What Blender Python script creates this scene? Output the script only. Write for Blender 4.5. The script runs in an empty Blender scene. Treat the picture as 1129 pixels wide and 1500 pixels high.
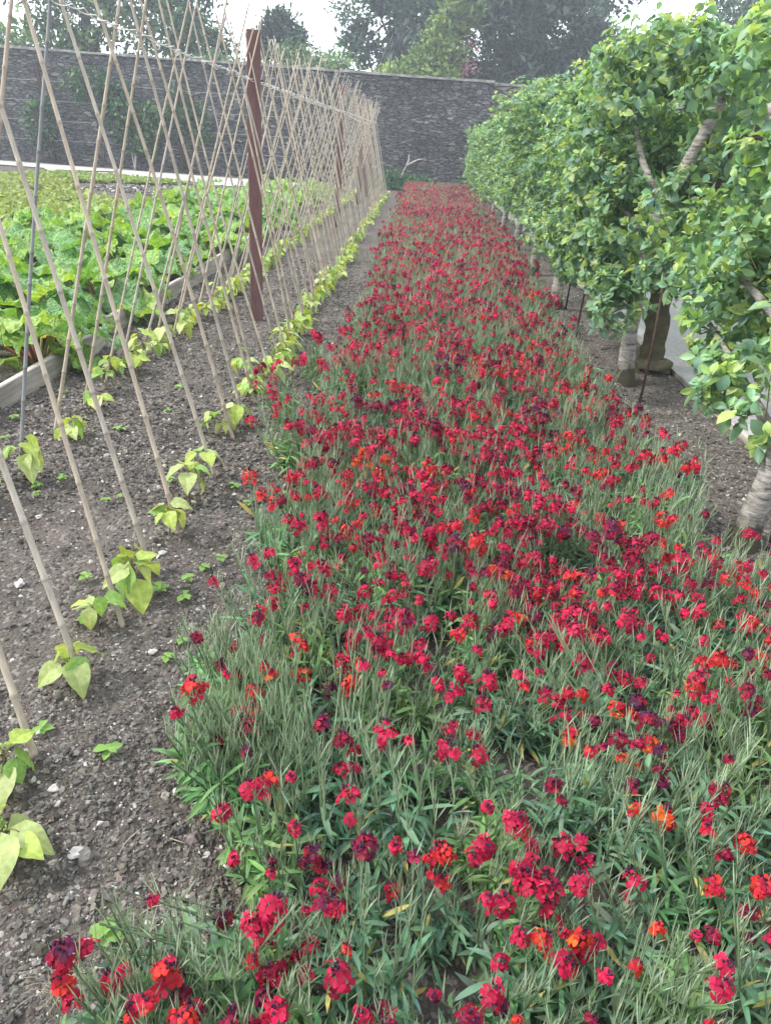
import bpy, math, random
import numpy as np
from mathutils import Matrix, Vector

rng = np.random.default_rng(7)
random.seed(7)
SC = bpy.context.scene
COL = SC.collection
PI = math.pi
BOX = np.array([0., 0., 0.])

# ------------------------------------------------------------------ noise
def _hash(ix, iy, iz, seed):
    h = (ix * 374761393 + iy * 668265263 + iz * 2147483647 + seed * 974634777) & 0xFFFFFFFF
    h = ((h ^ (h >> 13)) * 1274126177) & 0xFFFFFFFF
    h = h ^ (h >> 16)
    return (h & 0xFFFFFF) / float(0xFFFFFF)

def vnoise(P, scale=1.0, seed=0):
    """smooth value noise in 0..1 at the rows of P (n,3)"""
    P = np.asarray(P, float) * scale + 1000.0
    I = np.floor(P).astype(np.int64)
    F = P - I
    F = F * F * (3 - 2 * F)
    r = 0
    for dx in (0, 1):
        wx = F[:, 0] if dx else 1 - F[:, 0]
        for dy in (0, 1):
            wy = F[:, 1] if dy else 1 - F[:, 1]
            for dz in (0, 1):
                wz = F[:, 2] if dz else 1 - F[:, 2]
                r = r + wx * wy * wz * _hash(I[:, 0] + dx, I[:, 1] + dy, I[:, 2] + dz, seed)
    return r

def vn2(x, y, scale=1.0, seed=0):
    x = np.atleast_1d(np.asarray(x, float)); y = np.atleast_1d(np.asarray(y, float))
    return vnoise(np.stack([x, y, np.zeros_like(x)], 1), scale, seed)

# ------------------------------------------------------------------ mesh building
class Geo:
    def __init__(s):
        s.V = []; s.Q = []; s.T = []; s.C = []; s.QM = []; s.TM = []; s.n = 0
    def add(s, V, Q=None, T=None, C=(1, 1, 1), mat=0):
        V = np.asarray(V, float).reshape(-1, 3)
        C = np.asarray(C, float)
        if C.ndim == 1: C = np.tile(C, (len(V), 1))
        if Q is not None and len(Q):
            Q = np.asarray(Q, int).reshape(-1, 4); s.Q.append(Q + s.n); s.QM.append(np.full(len(Q), mat))
        if T is not None and len(T):
            T = np.asarray(T, int).reshape(-1, 3); s.T.append(T + s.n); s.TM.append(np.full(len(T), mat))
        s.V.append(V); s.C.append(C); s.n += len(V)
        return s
    def template(s):
        V = np.concatenate(s.V); C = np.concatenate(s.C)
        Q = np.concatenate(s.Q) if s.Q else np.zeros((0, 4), int)
        T = np.concatenate(s.T) if s.T else np.zeros((0, 3), int)
        QM = np.concatenate(s.QM) if s.QM else np.zeros(0, int)
        TM = np.concatenate(s.TM) if s.TM else np.zeros(0, int)
        return V, Q, T, C, QM, TM
    def scatter(s, tp, M, col=None, mat=None):
        """tp template, M (n,4,4) matrices, col (n,3) multipliers"""
        V, Q, T, C, QM, TM = tp
        M = np.asarray(M); n = len(M)
        if n == 0: return s
        W = np.einsum('nij,vj->nvi', M[:, :3, :3], V) + M[:, None, :3, 3]
        CC = np.tile(C[None], (n, 1, 1))
        if col is not None: CC = CC * np.asarray(col)[:, None, :]
        off = (np.arange(n) * len(V))[:, None, None]
        if len(Q):
            s.Q.append((Q[None] + off).reshape(-1, 4) + s.n); s.QM.append(np.tile(QM if mat is None else np.full(len(Q), mat), n))
        if len(T):
            s.T.append((T[None] + off).reshape(-1, 3) + s.n); s.TM.append(np.tile(TM if mat is None else np.full(len(T), mat), n))
        s.V.append(W.reshape(-1, 3)); s.C.append(CC.reshape(-1, 3)); s.n += n * len(V)
        return s
    def mesh(s, name, mats, smooth=True):
        V, Q, T, C, QM, TM = s.template()
        me = bpy.data.meshes.new(name)
        me.vertices.add(len(V)); me.vertices.foreach_set('co', V.ravel())
        nl = len(Q) * 4 + len(T) * 3
        me.loops.add(nl); me.loops.foreach_set('vertex_index', np.concatenate([Q.ravel(), T.ravel()]).astype(np.int32))
        npoly = len(Q) + len(T)
        me.polygons.add(npoly)
        ls = np.concatenate([np.arange(len(Q)) * 4, len(Q) * 4 + np.arange(len(T)) * 3]).astype(np.int32)
        me.polygons.foreach_set('loop_start', ls)
        me.polygons.foreach_set('material_index', np.concatenate([QM, TM]).astype(np.int32))
        me.polygons.foreach_set('use_smooth', np.full(npoly, smooth))
        a = me.color_attributes.new('Col', 'FLOAT_COLOR', 'POINT')
        a.data.foreach_set('color', np.concatenate([C, np.ones((len(C), 1))], 1).ravel().astype(np.float32))
        for m in (mats if isinstance(mats, (list, tuple)) else [mats]): me.materials.append(m)
        me.update(calc_edges=True)
        return me
    def build(s, name, mats, parent=None, smooth=True, loc=None):
        return link(name, s.mesh(name, mats, smooth), parent, loc)

def link(name, me, parent=None, loc=None):
    o = bpy.data.objects.new(name, me); COL.objects.link(o)
    if parent is not None: o.parent = parent
    if loc is not None: o.location = loc
    return o

def empty(name, loc=(0, 0, 0), rz=0.0):
    o = bpy.data.objects.new(name, None); COL.objects.link(o)
    o.location = loc; o.rotation_euler = (0, 0, rz); o.empty_display_size = .1
    return o

def tag(o, label=None, cat=None, group=None, kind=None):
    if label: o['label'] = label
    if cat: o['category'] = cat
    if group: o['group'] = group
    if kind: o['kind'] = kind
    return o

ORD = ['first', 'second', 'third', 'fourth', 'fifth', 'sixth', 'seventh', 'eighth', 'ninth', 'tenth', 'eleventh', 'twelfth',
       'thirteenth', 'fourteenth', 'fifteenth', 'sixteenth', 'seventeenth', 'eighteenth', 'nineteenth', 'twentieth',
       'twenty-first', 'twenty-second', 'twenty-third', 'twenty-fourth', 'twenty-fifth', 'twenty-sixth', 'twenty-seventh', 'twenty-eighth', 'twenty-ninth', 'thirtieth']

# matrices --------------------------------------------------------
def norm(a):
    a = np.asarray(a, float)
    return a / np.maximum(np.linalg.norm(a, axis=-1, keepdims=True), 1e-9)

def frames(pos, ydir, up, scale):
    """(n,4,4): local +y along ydir, local +z as near up as possible"""
    pos = np.asarray(pos, float); n = len(pos)
    y = norm(np.broadcast_to(ydir, (n, 3)).astype(float)); up = np.broadcast_to(up, (n, 3)).astype(float)
    x = np.cross(y, up); bad = np.linalg.norm(x, axis=1) < 1e-4
    if bad.any(): x[bad] = np.cross(y[bad], [1., 0.1, 0])
    x = norm(x); z = np.cross(x, y)
    scale = np.asarray(scale, float)
    if scale.ndim == 0: scale = np.full(n, float(scale))
    if scale.ndim == 1: scale = np.repeat(scale[:, None], 3, 1)
    M = np.zeros((n, 4, 4)); M[:, 3, 3] = 1
    M[:, :3, 0] = x * scale[:, 0:1]; M[:, :3, 1] = y * scale[:, 1:2]; M[:, :3, 2] = z * scale[:, 2:3]; M[:, :3, 3] = pos
    return M

def mul4(A, B): return np.einsum('ij,njk->nik', A, B) if np.asarray(A).ndim == 2 else np.einsum('nij,njk->nik', A, B)

def rdirs(n, r=None):
    r = r or rng
    return norm(r.normal(size=(n, 3)))

def tube(path, rad, sides=6, cap=True):
    P = np.asarray(path, float); n = len(P)
    rad = np.broadcast_to(np.asarray(rad, float), (n,))
    t = norm(np.gradient(P, axis=0))
    ref = np.array([0.13, 0.29, 0.95]) if abs(t[:, 2]).mean() < 0.8 else np.array([1., 0.1, 0.05])
    a = norm(np.cross(t, ref)); b = np.cross(t, a)
    th = np.arange(sides) * 2 * PI / sides
    V = P[:, None] + rad[:, None, None] * (np.cos(th)[None, :, None] * a[:, None] + np.sin(th)[None, :, None] * b[:, None])
    V = V.reshape(-1, 3)
    i = np.arange(n - 1)[:, None] * sides; j = np.arange(sides)[None]; k = (j + 1) % sides
    Q = np.stack([i + j, i + k, i + sides + k, i + sides + j], -1).reshape(-1, 4)
    T = []
    if cap:
        c0 = len(V); V = np.concatenate([V, P[:1], P[-1:]])
        T = [(c0, (q + 1) % sides, q) for q in range(sides)] + [(c0 + 1, (n - 1) * sides + q, (n - 1) * sides + (q + 1) % sides) for q in range(sides)]
    return V, Q, np.array(T, int).reshape(-1, 3)

def spline(pts, n):
    """Catmull-Rom through pts"""
    P = np.asarray(pts, float); P = np.concatenate([[2 * P[0] - P[1]], P, [2 * P[-1] - P[-2]]])
    u = np.linspace(0, len(P) - 3 - 1e-6, n); i = u.astype(int); f = (u - i)[:, None]
    a, b, c, d = P[i], P[i + 1], P[i + 2], P[i + 3]
    return .5 * (2 * b + (c - a) * f + (2 * a - 5 * b + 4 * c - d) * f ** 2 + (3 * b - a - 3 * c + d) * f ** 3)

def box(x0, x1, y0, y1, z0, z1):
    V = [(x, y, z) for z in (z0, z1) for y in (y0, y1) for x in (x0, x1)]
    return np.array(V, float), [(0, 2, 3, 1), (4, 5, 7, 6), (0, 1, 5, 4), (2, 6, 7, 3), (0, 4, 6, 2), (1, 3, 7, 5)]

def blade(L, W, seg=4, droop=0.0, fold=0.15, peak=.45, twist=0.0):
    """lance leaf along +y, tip pointed; 3 verts per section"""
    u = np.linspace(0, 1, seg + 1)
    w = W * .5 * np.where(u < peak, np.sin(PI / 2 * u / peak) * .75 + .25, np.cos(PI / 2 * (u - peak) / (1 - peak)) ** .8)
    w[-1] = W * .02
    ang = droop * u; y = np.cumsum(np.r_[0, np.cos(ang[1:])]) * L / seg; z = -np.cumsum(np.r_[0, np.sin(ang[1:])]) * L / seg
    V = np.zeros((seg + 1, 3, 3))
    tw = twist * u
    for k, sx in enumerate((-1, 0, 1)):
        V[:, k, 0] = sx * w * np.cos(tw); V[:, k, 1] = y; V[:, k, 2] = z + (abs(sx) * w * fold * 2) + sx * w * np.sin(tw)
    Q = []
    for i in range(seg):
        for k in range(2): Q.append((i * 3 + k, i * 3 + k + 1, i * 3 + 4 + k, i * 3 + 3 + k))
    return V.reshape(-1, 3), np.array(Q)

# ------------------------------------------------------------------ materials
def mat(name):
    m = bpy.data.materials.new(name); m.use_nodes = True
    nt = m.node_tree; nt.nodes.clear()
    return m, nt, nt.nodes.new, nt.links.new

def N(nt, t, **kw):
    n = nt.nodes.new(t)
    for k, v in kw.items():
        if k in n.inputs: n.inputs[k].default_value = v
        else: setattr(n, k, v)
    return n

def leaf_mat(name, tint=(1, 1, 1), trans=.35, rough=.5, spec=.35, tcol=(1.25, 1.15, .55), vary=.12, scale=25., bump=.0, net=0.):
    m, nt, new, L = mat(name)
    out = new('ShaderNodeOutputMaterial')
    at = N(nt, 'ShaderNodeVertexColor', layer_name='Col')
    oi = new('ShaderNodeObjectInfo')
    nz = N(nt, 'ShaderNodeTexNoise', Scale=scale, Detail=3.0)
    tc = new('ShaderNodeTexCoord'); L(tc.outputs['Object'], nz.inputs['Vector'])
    ma = N(nt, 'ShaderNodeMapRange'); ma.inputs['From Min'].default_value = .25; ma.inputs['From Max'].default_value = .75
    ma.inputs['To Min'].default_value = 1 - vary; ma.inputs['To Max'].default_value = 1 + vary
    L(nz.outputs['Fac'], ma.inputs['Value'])
    mr = N(nt, 'ShaderNodeMapRange'); mr.inputs['To Min'].default_value = .9; mr.inputs['To Max'].default_value = 1.1
    L(oi.outputs['Random'], mr.inputs['Value'])
    mm = N(nt, 'ShaderNodeMath', operation='MULTIPLY'); L(ma.outputs[0], mm.inputs[0]); L(mr.outputs[0], mm.inputs[1])
    mx = N(nt, 'ShaderNodeVectorMath', operation='SCALE'); L(at.outputs['Color'], mx.inputs[0]); L(mm.outputs[0], mx.inputs['Scale'])
    mt = N(nt, 'ShaderNodeVectorMath', operation='MULTIPLY'); L(mx.outputs[0], mt.inputs[0]); mt.inputs[1].default_value = tint
    p = N(nt, 'ShaderNodeBsdfPrincipled', Roughness=rough); p.inputs['Specular IOR Level'].default_value = spec
    L(mt.outputs[0], p.inputs['Base Color'])
    if bump:
        bp = N(nt, 'ShaderNodeBump', Strength=bump, Distance=.01); L(nz.outputs['Fac'], bp.inputs['Height']); L(bp.outputs[0], p.inputs['Normal'])
    if net:
        vo = N(nt, 'ShaderNodeTexVoronoi', Scale=net); L(tc.outputs['Object'], vo.inputs['Vector'])
        bp = N(nt, 'ShaderNodeBump', Strength=.85, Distance=.018, invert=True); L(vo.outputs['Distance'], bp.inputs['Height']); L(bp.outputs[0], p.inputs['Normal'])
        mr2 = N(nt, 'ShaderNodeMapRange'); mr2.inputs['From Min'].default_value = .3; mr2.inputs['From Max'].default_value = .75; mr2.inputs['To Min'].default_value = .92; mr2.inputs['To Max'].default_value = 1.3
        L(vo.outputs['Distance'], mr2.inputs['Value']); mm2 = N(nt, 'ShaderNodeMath', operation='MULTIPLY'); L(mm.outputs[0], mm2.inputs[0]); L(mr2.outputs[0], mm2.inputs[1]); L(mm2.outputs[0], mx.inputs['Scale'])
    if trans > 0:
        tr = new('ShaderNodeBsdfTranslucent')
        tm = N(nt, 'ShaderNodeVectorMath', operation='MULTIPLY'); L(mt.outputs[0], tm.inputs[0]); tm.inputs[1].default_value = tcol
        L(tm.outputs[0], tr.inputs['Color'])
        ms = N(nt, 'ShaderNodeMixShader', Fac=trans); L(p.outputs[0], ms.inputs[1]); L(tr.outputs[0], ms.inputs[2]); L(ms.outputs[0], out.inputs[0])
    else: L(p.outputs[0], out.inputs[0])
    return m

def solid_mat(name, c1, c2, scale=8., rough=.8, bump=.2, stretch=(1, 1, 1), detail=6., dist=.01, spec=.3, usecol=False, ramp=(.35, .65)):
    m, nt, new, L = mat(name)
    out = new('ShaderNodeOutputMaterial'); tc = new('ShaderNodeTexCoord')
    mp = new('ShaderNodeMapping'); mp.inputs['Scale'].default_value = stretch; L(tc.outputs['Object'], mp.inputs['Vector'])
    nz = N(nt, 'ShaderNodeTexNoise', Scale=scale, Detail=detail, Roughness=.65); L(mp.outputs[0], nz.inputs['Vector'])
    cr = new('ShaderNodeValToRGB'); cr.color_ramp.elements[0].position = ramp[0]; cr.color_ramp.elements[1].position = ramp[1]
    cr.color_ramp.elements[0].color = (*c1, 1); cr.color_ramp.elements[1].color = (*c2, 1); L(nz.outputs['Fac'], cr.inputs['Fac'])
    p = N(nt, 'ShaderNodeBsdfPrincipled', Roughness=rough); p.inputs['Specular IOR Level'].default_value = spec
    if usecol:
        at = N(nt, 'ShaderNodeVertexColor', layer_name='Col')
        mt = N(nt, 'ShaderNodeVectorMath', operation='MULTIPLY'); L(cr.outputs[0], mt.inputs[0]); L(at.outputs['Color'], mt.inputs[1]); L(mt.outputs[0], p.inputs['Base Color'])
    else: L(cr.outputs[0], p.inputs['Base Color'])
    if bump:
        bp = N(nt, 'ShaderNodeBump', Strength=bump, Distance=dist); L(nz.outputs['Fac'], bp.inputs['Height']); L(bp.outputs[0], p.inputs['Normal'])
    L(p.outputs[0], out.inputs[0])
    return m

def soil_mat():
    m, nt, new, L = mat('soil')
    out = new('ShaderNodeOutputMaterial'); tc = new('ShaderNodeTexCoord')
    n1 = N(nt, 'ShaderNodeTexNoise', Scale=1.3, Detail=5.0); L(tc.outputs['Object'], n1.inputs['Vector'])
    n2 = N(nt, 'ShaderNodeTexNoise', Scale=38., Detail=6.0, Roughness=.7); L(tc.outputs['Object'], n2.inputs['Vector'])
    vo = N(nt, 'ShaderNodeTexVoronoi', Scale=70.); L(tc.outputs['Object'], vo.inputs['Vector'])
    cr = new('ShaderNodeValToRGB'); e = cr.color_ramp.elements
    e[0].position = .3; e[0].color = (.05, .042, .036, 1); e[1].position = .72; e[1].color = (.15, .13, .114, 1)
    ad = N(nt, 'ShaderNodeMath', operation='MULTIPLY_ADD'); L(n1.outputs['Fac'], ad.inputs[0]); ad.inputs[1].default_value = .55
    sc = N(nt, 'ShaderNodeMath', operation='MULTIPLY'); L(n2.outputs['Fac'], sc.inputs[0]); sc.inputs[1].default_value = .5
    L(sc.outputs[0], ad.inputs[2]); L(ad.outputs[0], cr.inputs['Fac'])
    # pale chips in some voronoi cells
    sp = N(nt, 'ShaderNodeSeparateColor'); L(vo.outputs['Color'], sp.inputs[0])
    gt = N(nt, 'ShaderNodeMath', operation='GREATER_THAN'); L(sp.outputs[0], gt.inputs[0]); gt.inputs[1].default_value = .86
    mx = N(nt, 'ShaderNodeMix', data_type='RGBA'); L(gt.outputs[0], mx.inputs['Factor']); L(cr.outputs[0], mx.inputs['A'])
    mx.inputs['B'].default_value = (.2, .185, .168, 1)
    p = N(nt, 'ShaderNodeBsdfPrincipled', Roughness=.95); p.inputs['Specular IOR Level'].default_value = .15
    L(mx.outputs['Result'], p.inputs['Base Color'])
    hh = N(nt, 'ShaderNodeMath', operation='SUBTRACT'); L(n2.outputs['Fac'], hh.inputs[0]); L(vo.outputs['Distance'], hh.inputs[1])
    bp = N(nt, 'ShaderNodeBump', Strength=.9, Distance=.012); L(hh.outputs[0], bp.inputs['Height']); L(bp.outputs[0], p.inputs['Normal'])
    L(p.outputs[0], out.inputs[0])
    return m

def wall_mat(name, dark, light, sx, sz, mortar, bigger=1.0):
    """thin-coursed rubble slate: stretched voronoi cells, open joints, lichen patches"""
    m, nt, new, L = mat(name)
    out = new('ShaderNodeOutputMaterial'); tc = new('ShaderNodeTexCoord')
    wn = N(nt, 'ShaderNodeTexNoise', Scale=2.2, Detail=3.); L(tc.outputs['Object'], wn.inputs['Vector'])
    wv = N(nt, 'ShaderNodeVectorMath', operation='SCALE'); L(wn.outputs['Color'], wv.inputs[0]); wv.inputs['Scale'].default_value = .12
    av = N(nt, 'ShaderNodeVectorMath', operation='ADD'); L(tc.outputs['Object'], av.inputs[0]); L(wv.outputs[0], av.inputs[1])
    mp = new('ShaderNodeMapping'); mp.inputs['Scale'].default_value = (sx, .7, sz); L(av.outputs[0], mp.inputs['Vector'])
    vo = N(nt, 'ShaderNodeTexVoronoi', Scale=1., Randomness=.85); L(mp.outputs[0], vo.inputs['Vector'])
    ve = N(nt, 'ShaderNodeTexVoronoi', Scale=1., Randomness=.85, feature='DISTANCE_TO_EDGE'); L(mp.outputs[0], ve.inputs['Vector'])
    sp = new('ShaderNodeSeparateColor'); L(vo.outputs['Color'], sp.inputs[0])
    cr = new('ShaderNodeValToRGB'); e = cr.color_ramp.elements
    e[0].position = 0.; e[0].color = (*dark, 1); e[1].position = 1.; e[1].color = (*light, 1)
    e2 = e.new(.85); e2.color = tuple(.62 * a + .38 * b for a, b in zip(dark, light)) + (1,)
    L(sp.outputs[0], cr.inputs['Fac'])
    ln = N(nt, 'ShaderNodeTexNoise', Scale=.55, Detail=7., Roughness=.7); L(tc.outputs['Object'], ln.inputs['Vector'])
    lr = new('ShaderNodeMapRange'); lr.inputs['From Min'].default_value = .38; lr.inputs['From Max'].default_value = .66; lr.inputs['To Min'].default_value = .7; lr.inputs['To Max'].default_value = 1.35
    L(ln.outputs['Fac'], lr.inputs['Value'])
    sc = N(nt, 'ShaderNodeVectorMath', operation='SCALE'); L(cr.outputs[0], sc.inputs[0]); L(lr.outputs[0], sc.inputs['Scale'])
    # white lichen spots
    l2 = N(nt, 'ShaderNodeTexNoise', Scale=4.5, Detail=5., Roughness=.6); L(tc.outputs['Object'], l2.inputs['Vector'])
    l3 = new('ShaderNodeMapRange'); l3.inputs['From Min'].default_value = .63; l3.inputs['From Max'].default_value = .72; L(l2.outputs['Fac'], l3.inputs['Value'])
    m1 = N(nt, 'ShaderNodeMix', data_type='RGBA'); L(l3.outputs[0], m1.inputs['Factor']); L(sc.outputs[0], m1.inputs['A']); m1.inputs['B'].default_value = (.3, .29, .27, 1)
    ed = new('ShaderNodeMapRange'); ed.inputs['From Min'].default_value = .0; ed.inputs['From Max'].default_value = .09; L(ve.outputs['Distance'], ed.inputs['Value'])
    m2 = N(nt, 'ShaderNodeMix', data_type='RGBA'); L(ed.outputs[0], m2.inputs['Factor']); m2.inputs['A'].default_value = (*mortar, 1); L(m1.outputs['Result'], m2.inputs['B'])
    p = N(nt, 'ShaderNodeBsdfPrincipled', Roughness=.9); p.inputs['Specular IOR Level'].default_value = .2
    L(m2.outputs['Result'], p.inputs['Base Color'])
    bh = N(nt, 'ShaderNodeMath', operation='MULTIPLY_ADD'); L(sp.outputs[1], bh.inputs[0]); bh.inputs[1].default_value = .6; L(ed.outputs[0], bh.inputs[2])
    bp = N(nt, 'ShaderNodeBump', Strength=1., Distance=.05); L(bh.outputs[0], bp.inputs['Height']); L(bp.outputs[0], p.inputs['Normal'])
    L(p.outputs[0], out.inputs[0])
    return m

def bark_mat(name, pale, grey, dark, moss):
    """pale apple bark with horizontal lenticel bands; dark mossy foot where the Col attribute is low"""
    m, nt, new, L = mat(name)
    out = new('ShaderNodeOutputMaterial'); tc = new('ShaderNodeTexCoord')
    mp = new('ShaderNodeMapping'); mp.inputs['Scale'].default_value = (9, 9, 42); L(tc.outputs['Object'], mp.inputs['Vector'])
    n1 = N(nt, 'ShaderNodeTexNoise', Scale=1., Detail=5., Roughness=.65); L(mp.outputs[0], n1.inputs['Vector'])
    n2 = N(nt, 'ShaderNodeTexNoise', Scale=16., Detail=5.); L(tc.outputs['Object'], n2.inputs['Vector'])
    cr = new('ShaderNodeValToRGB'); e = cr.color_ramp.elements
    e[0].position = .36; e[0].color = (*dark, 1); e[1].position = .62; e[1].color = (*pale, 1); k = e.new(.46); k.color = (*grey, 1)
    L(n1.outputs['Fac'], cr.inputs['Fac'])
    c2 = new('ShaderNodeValToRGB'); e = c2.color_ramp.elements
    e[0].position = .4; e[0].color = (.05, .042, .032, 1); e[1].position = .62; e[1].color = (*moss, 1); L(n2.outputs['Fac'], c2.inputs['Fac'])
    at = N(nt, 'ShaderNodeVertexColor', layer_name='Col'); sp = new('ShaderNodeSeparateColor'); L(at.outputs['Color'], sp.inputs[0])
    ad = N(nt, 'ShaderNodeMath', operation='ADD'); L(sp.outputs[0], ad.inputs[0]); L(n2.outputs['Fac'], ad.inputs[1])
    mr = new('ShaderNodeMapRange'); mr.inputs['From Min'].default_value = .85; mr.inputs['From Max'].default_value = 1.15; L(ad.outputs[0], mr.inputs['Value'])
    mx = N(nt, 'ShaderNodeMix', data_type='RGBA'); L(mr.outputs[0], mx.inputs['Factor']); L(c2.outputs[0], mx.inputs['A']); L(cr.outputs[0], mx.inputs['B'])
    p = N(nt, 'ShaderNodeBsdfPrincipled', Roughness=.85); p.inputs['Specular IOR Level'].default_value = .25; L(mx.outputs['Result'], p.inputs['Base Color'])
    bp = N(nt, 'ShaderNodeBump', Strength=.9, Distance=.014); hs = N(nt, 'ShaderNodeMath', operation='ADD'); L(n1.outputs['Fac'], hs.inputs[0]); L(n2.outputs['Fac'], hs.inputs[1]); L(hs.outputs[0], bp.inputs['Height']); L(bp.outputs[0], p.inputs['Normal'])
    L(p.outputs[0], out.inputs[0])
    return m

M = {}
M['soil'] = soil_mat()
M['clod'] = solid_mat('clod', (.75, .75, .75), (1.2, 1.2, 1.2), scale=60, rough=.95, bump=.4, dist=.004, spec=.15, usecol=True)
M['cane'] = solid_mat('bamboo', (.8, .8, .8), (1.12, 1.1, 1.06), scale=7, rough=.5, bump=.12, stretch=(14, 14, 1.4), dist=.002, spec=.4, usecol=True)
M['post'] = solid_mat('post_paint', (.12, .055, .055), (.175, .088, .085), scale=6, rough=.7, bump=.15, stretch=(6, 6, 1), dist=.004)
M['twine'] = solid_mat('twine', (.55, .53, .5), (.75, .74, .72), scale=80, rough=.9, bump=0)
M['timber'] = solid_mat('weathered_timber', (.22, .2, .175), (.48, .445, .4), scale=3, rough=.85, bump=.35, stretch=(8, .7, 8), dist=.006)
M['iron'] = solid_mat('rusty_iron', (.02, .014, .012), (.075, .04, .028), scale=40, rough=.75, bump=.2, dist=.002)
M['bean'] = leaf_mat('bean_leaf', trans=.35, rough=.5, tcol=(1.3, 1.2, .5), scale=45, bump=.35, vary=.2)
M['bstem'] = leaf_mat('bean_stem', trans=0, rough=.6, spec=.2)
M['rhub'] = leaf_mat('rhubarb_leaf', trans=.33, rough=.42, spec=.45, tcol=(1.3, 1.25, .5), scale=14, bump=.5, vary=.22, net=34.)
M['apple'] = leaf_mat('apple_leaf', trans=.42, rough=.45, spec=.4, tcol=(1.25, 1.25, .6), scale=20, vary=.18)
M['wleaf'] = leaf_mat('wallflower_leaf', trans=.22, rough=.55, spec=.3, tcol=(1.2, 1.15, .6), scale=30, vary=.2)
M['petal'] = leaf_mat('wallflower_petal', trans=.3, rough=.55, spec=.2, tcol=(1.25, .9, .8), scale=70, vary=.22)
M['tree'] = leaf_mat('tree_leaf', trans=.25, rough=.5, spec=.35, tcol=(1.2, 1.2, .6), scale=1.2, vary=.25)
M['weed'] = leaf_mat('ground_cover', trans=.3, rough=.55, tcol=(1.2, 1.2, .5), scale=3, vary=.3)
M['bark'] = bark_mat('apple_bark', (.36, .335, .305), (.22, .205, .185), (.08, .072, .066), (.06, .054, .03))
M['oldbark'] = bark_mat('old_bark', (.17, .145, .12), (.1, .085, .07), (.045, .038, .032), (.085, .08, .035))
M['bgbark'] = solid_mat('far_bark', (.035, .03, .027), (.09, .08, .07), scale=5, rough=.9, bump=.5, dist=.03)
M['wall'] = wall_mat('slate_rubble', (.08, .08, .084), (.25, .247, .243), 4.2, 14., (.036, .036, .038))
M['wall2'] = wall_mat('pale_rubble', (.18, .17, .155), (.42, .4, .36), 1.8, 6.5, (.05, .028, .027))
M['coping'] = solid_mat('coping_slate', (.13, .13, .125), (.4, .39, .36), scale=4, rough=.9, bump=.4, dist=.02)
M['path'] = solid_mat('path_gravel', (.29, .28, .275), (.43, .42, .41), scale=30, rough=.95, bump=.25, dist=.004, detail=8)
M['path2'] = solid_mat('path_pale', (.34, .33, .32), (.48, .46, .44), scale=6, rough=.95, bump=.2, dist=.006, detail=8)
M['straw'] = solid_mat('dry_straw', (.25, .21, .15), (.42, .36, .27), scale=30, rough=.8, bump=0)
M['pale'] = solid_mat('pale_stone', (.33, .31, .29), (.52, .5, .47), scale=20, rough=.8, bump=.3, dist=.004)
M['deadwood'] = solid_mat('bare_wood', (.4, .36, .32), (.6, .56, .52), scale=20, rough=.8, bump=.3, dist=.005)
M['wire'] = solid_mat('wire', (.2, .2, .21), (.32, .32, .33), scale=20, rough=.5, bump=0)
M['blue'] = solid_mat('blue_tag', (.01, .16, .5), (.02, .26, .65), scale=20, rough=.5, bump=0)

# ------------------------------------------------------------------ camera, light, sky
F = 1083.0
Rw = np.array([[0.997, 0.080, -0.013], [0.047, -0.449, 0.892], [0.065, -0.890, -0.451]])
def cam_basis(f=1083., roll=4.2, vpx=622., vpy=205.):
    Y = norm(np.array([(vpx - 564.5) / f, (vpy - 750) / f, 1.0]))
    r = math.radians(roll); h = np.array([math.cos(r), math.sin(r), 0])
    X = norm(h - (h @ Y) * Y); Z = np.cross(X, Y)
    if Z[1] > 0: Z = -Z
    return np.array([X, Y, Z])
B = cam_basis()
CAMZ = 1.6
cd = bpy.data.cameras.new('camera'); cam = bpy.data.objects.new('camera', cd); COL.objects.link(cam)
m = Matrix.Identity(4)
for r in range(3):
    m[r][0] = B[r, 0]; m[r][1] = -B[r, 1]; m[r][2] = -B[r, 2]
m[2][3] = CAMZ
cam.matrix_world = m
cd.sensor_fit = 'VERTICAL'; cd.sensor_height = 24; cd.sensor_width = 24; cd.lens = F / 1500 * 24
cd.clip_start = .05; cd.clip_end = 2000
SC.camera = cam

SUN_EL, SUN_AZ = math.radians(46), math.radians(-98)      # azimuth from +Y towards +X
wd = bpy.data.worlds.new('World'); SC.world = wd; wd.use_nodes = True
nt = wd.node_tree; nt.nodes.clear()
sky = nt.nodes.new('ShaderNodeTexSky'); sky.sky_type = 'NISHITA'; sky.sun_disc = False
sky.sun_elevation = SUN_EL; sky.sun_rotation = SUN_AZ; sky.air_density = 1.; sky.dust_density = 3.; sky.ozone_density = 1.
tc = nt.nodes.new('ShaderNodeTexCoord')
mp = nt.nodes.new('ShaderNodeMapping'); mp.inputs['Scale'].default_value = (1.6, 1.6, 4.5); nt.links.new(tc.outputs['Generated'], mp.inputs['Vector'])
nz = nt.nodes.new('ShaderNodeTexNoise'); nz.inputs['Scale'].default_value = 1.5; nz.inputs['Detail'].default_value = 6; nt.links.new(mp.outputs[0], nz.inputs['Vector'])
mr = nt.nodes.new('ShaderNodeMapRange'); mr.inputs['From Min'].default_value = .3; mr.inputs['From Max'].default_value = .6
mr.inputs['To Min'].default_value = .72; mr.inputs['To Max'].default_value = .97; nt.links.new(nz.outputs['Fac'], mr.inputs['Value'])
mx = nt.nodes.new('ShaderNodeMix'); mx.data_type = 'RGBA'; nt.links.new(mr.outputs[0], mx.inputs['Factor'])
nt.links.new(sky.outputs[0], mx.inputs['A']); mx.inputs['B'].default_value = (11.6, 12.4, 13.4, 1)
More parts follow.
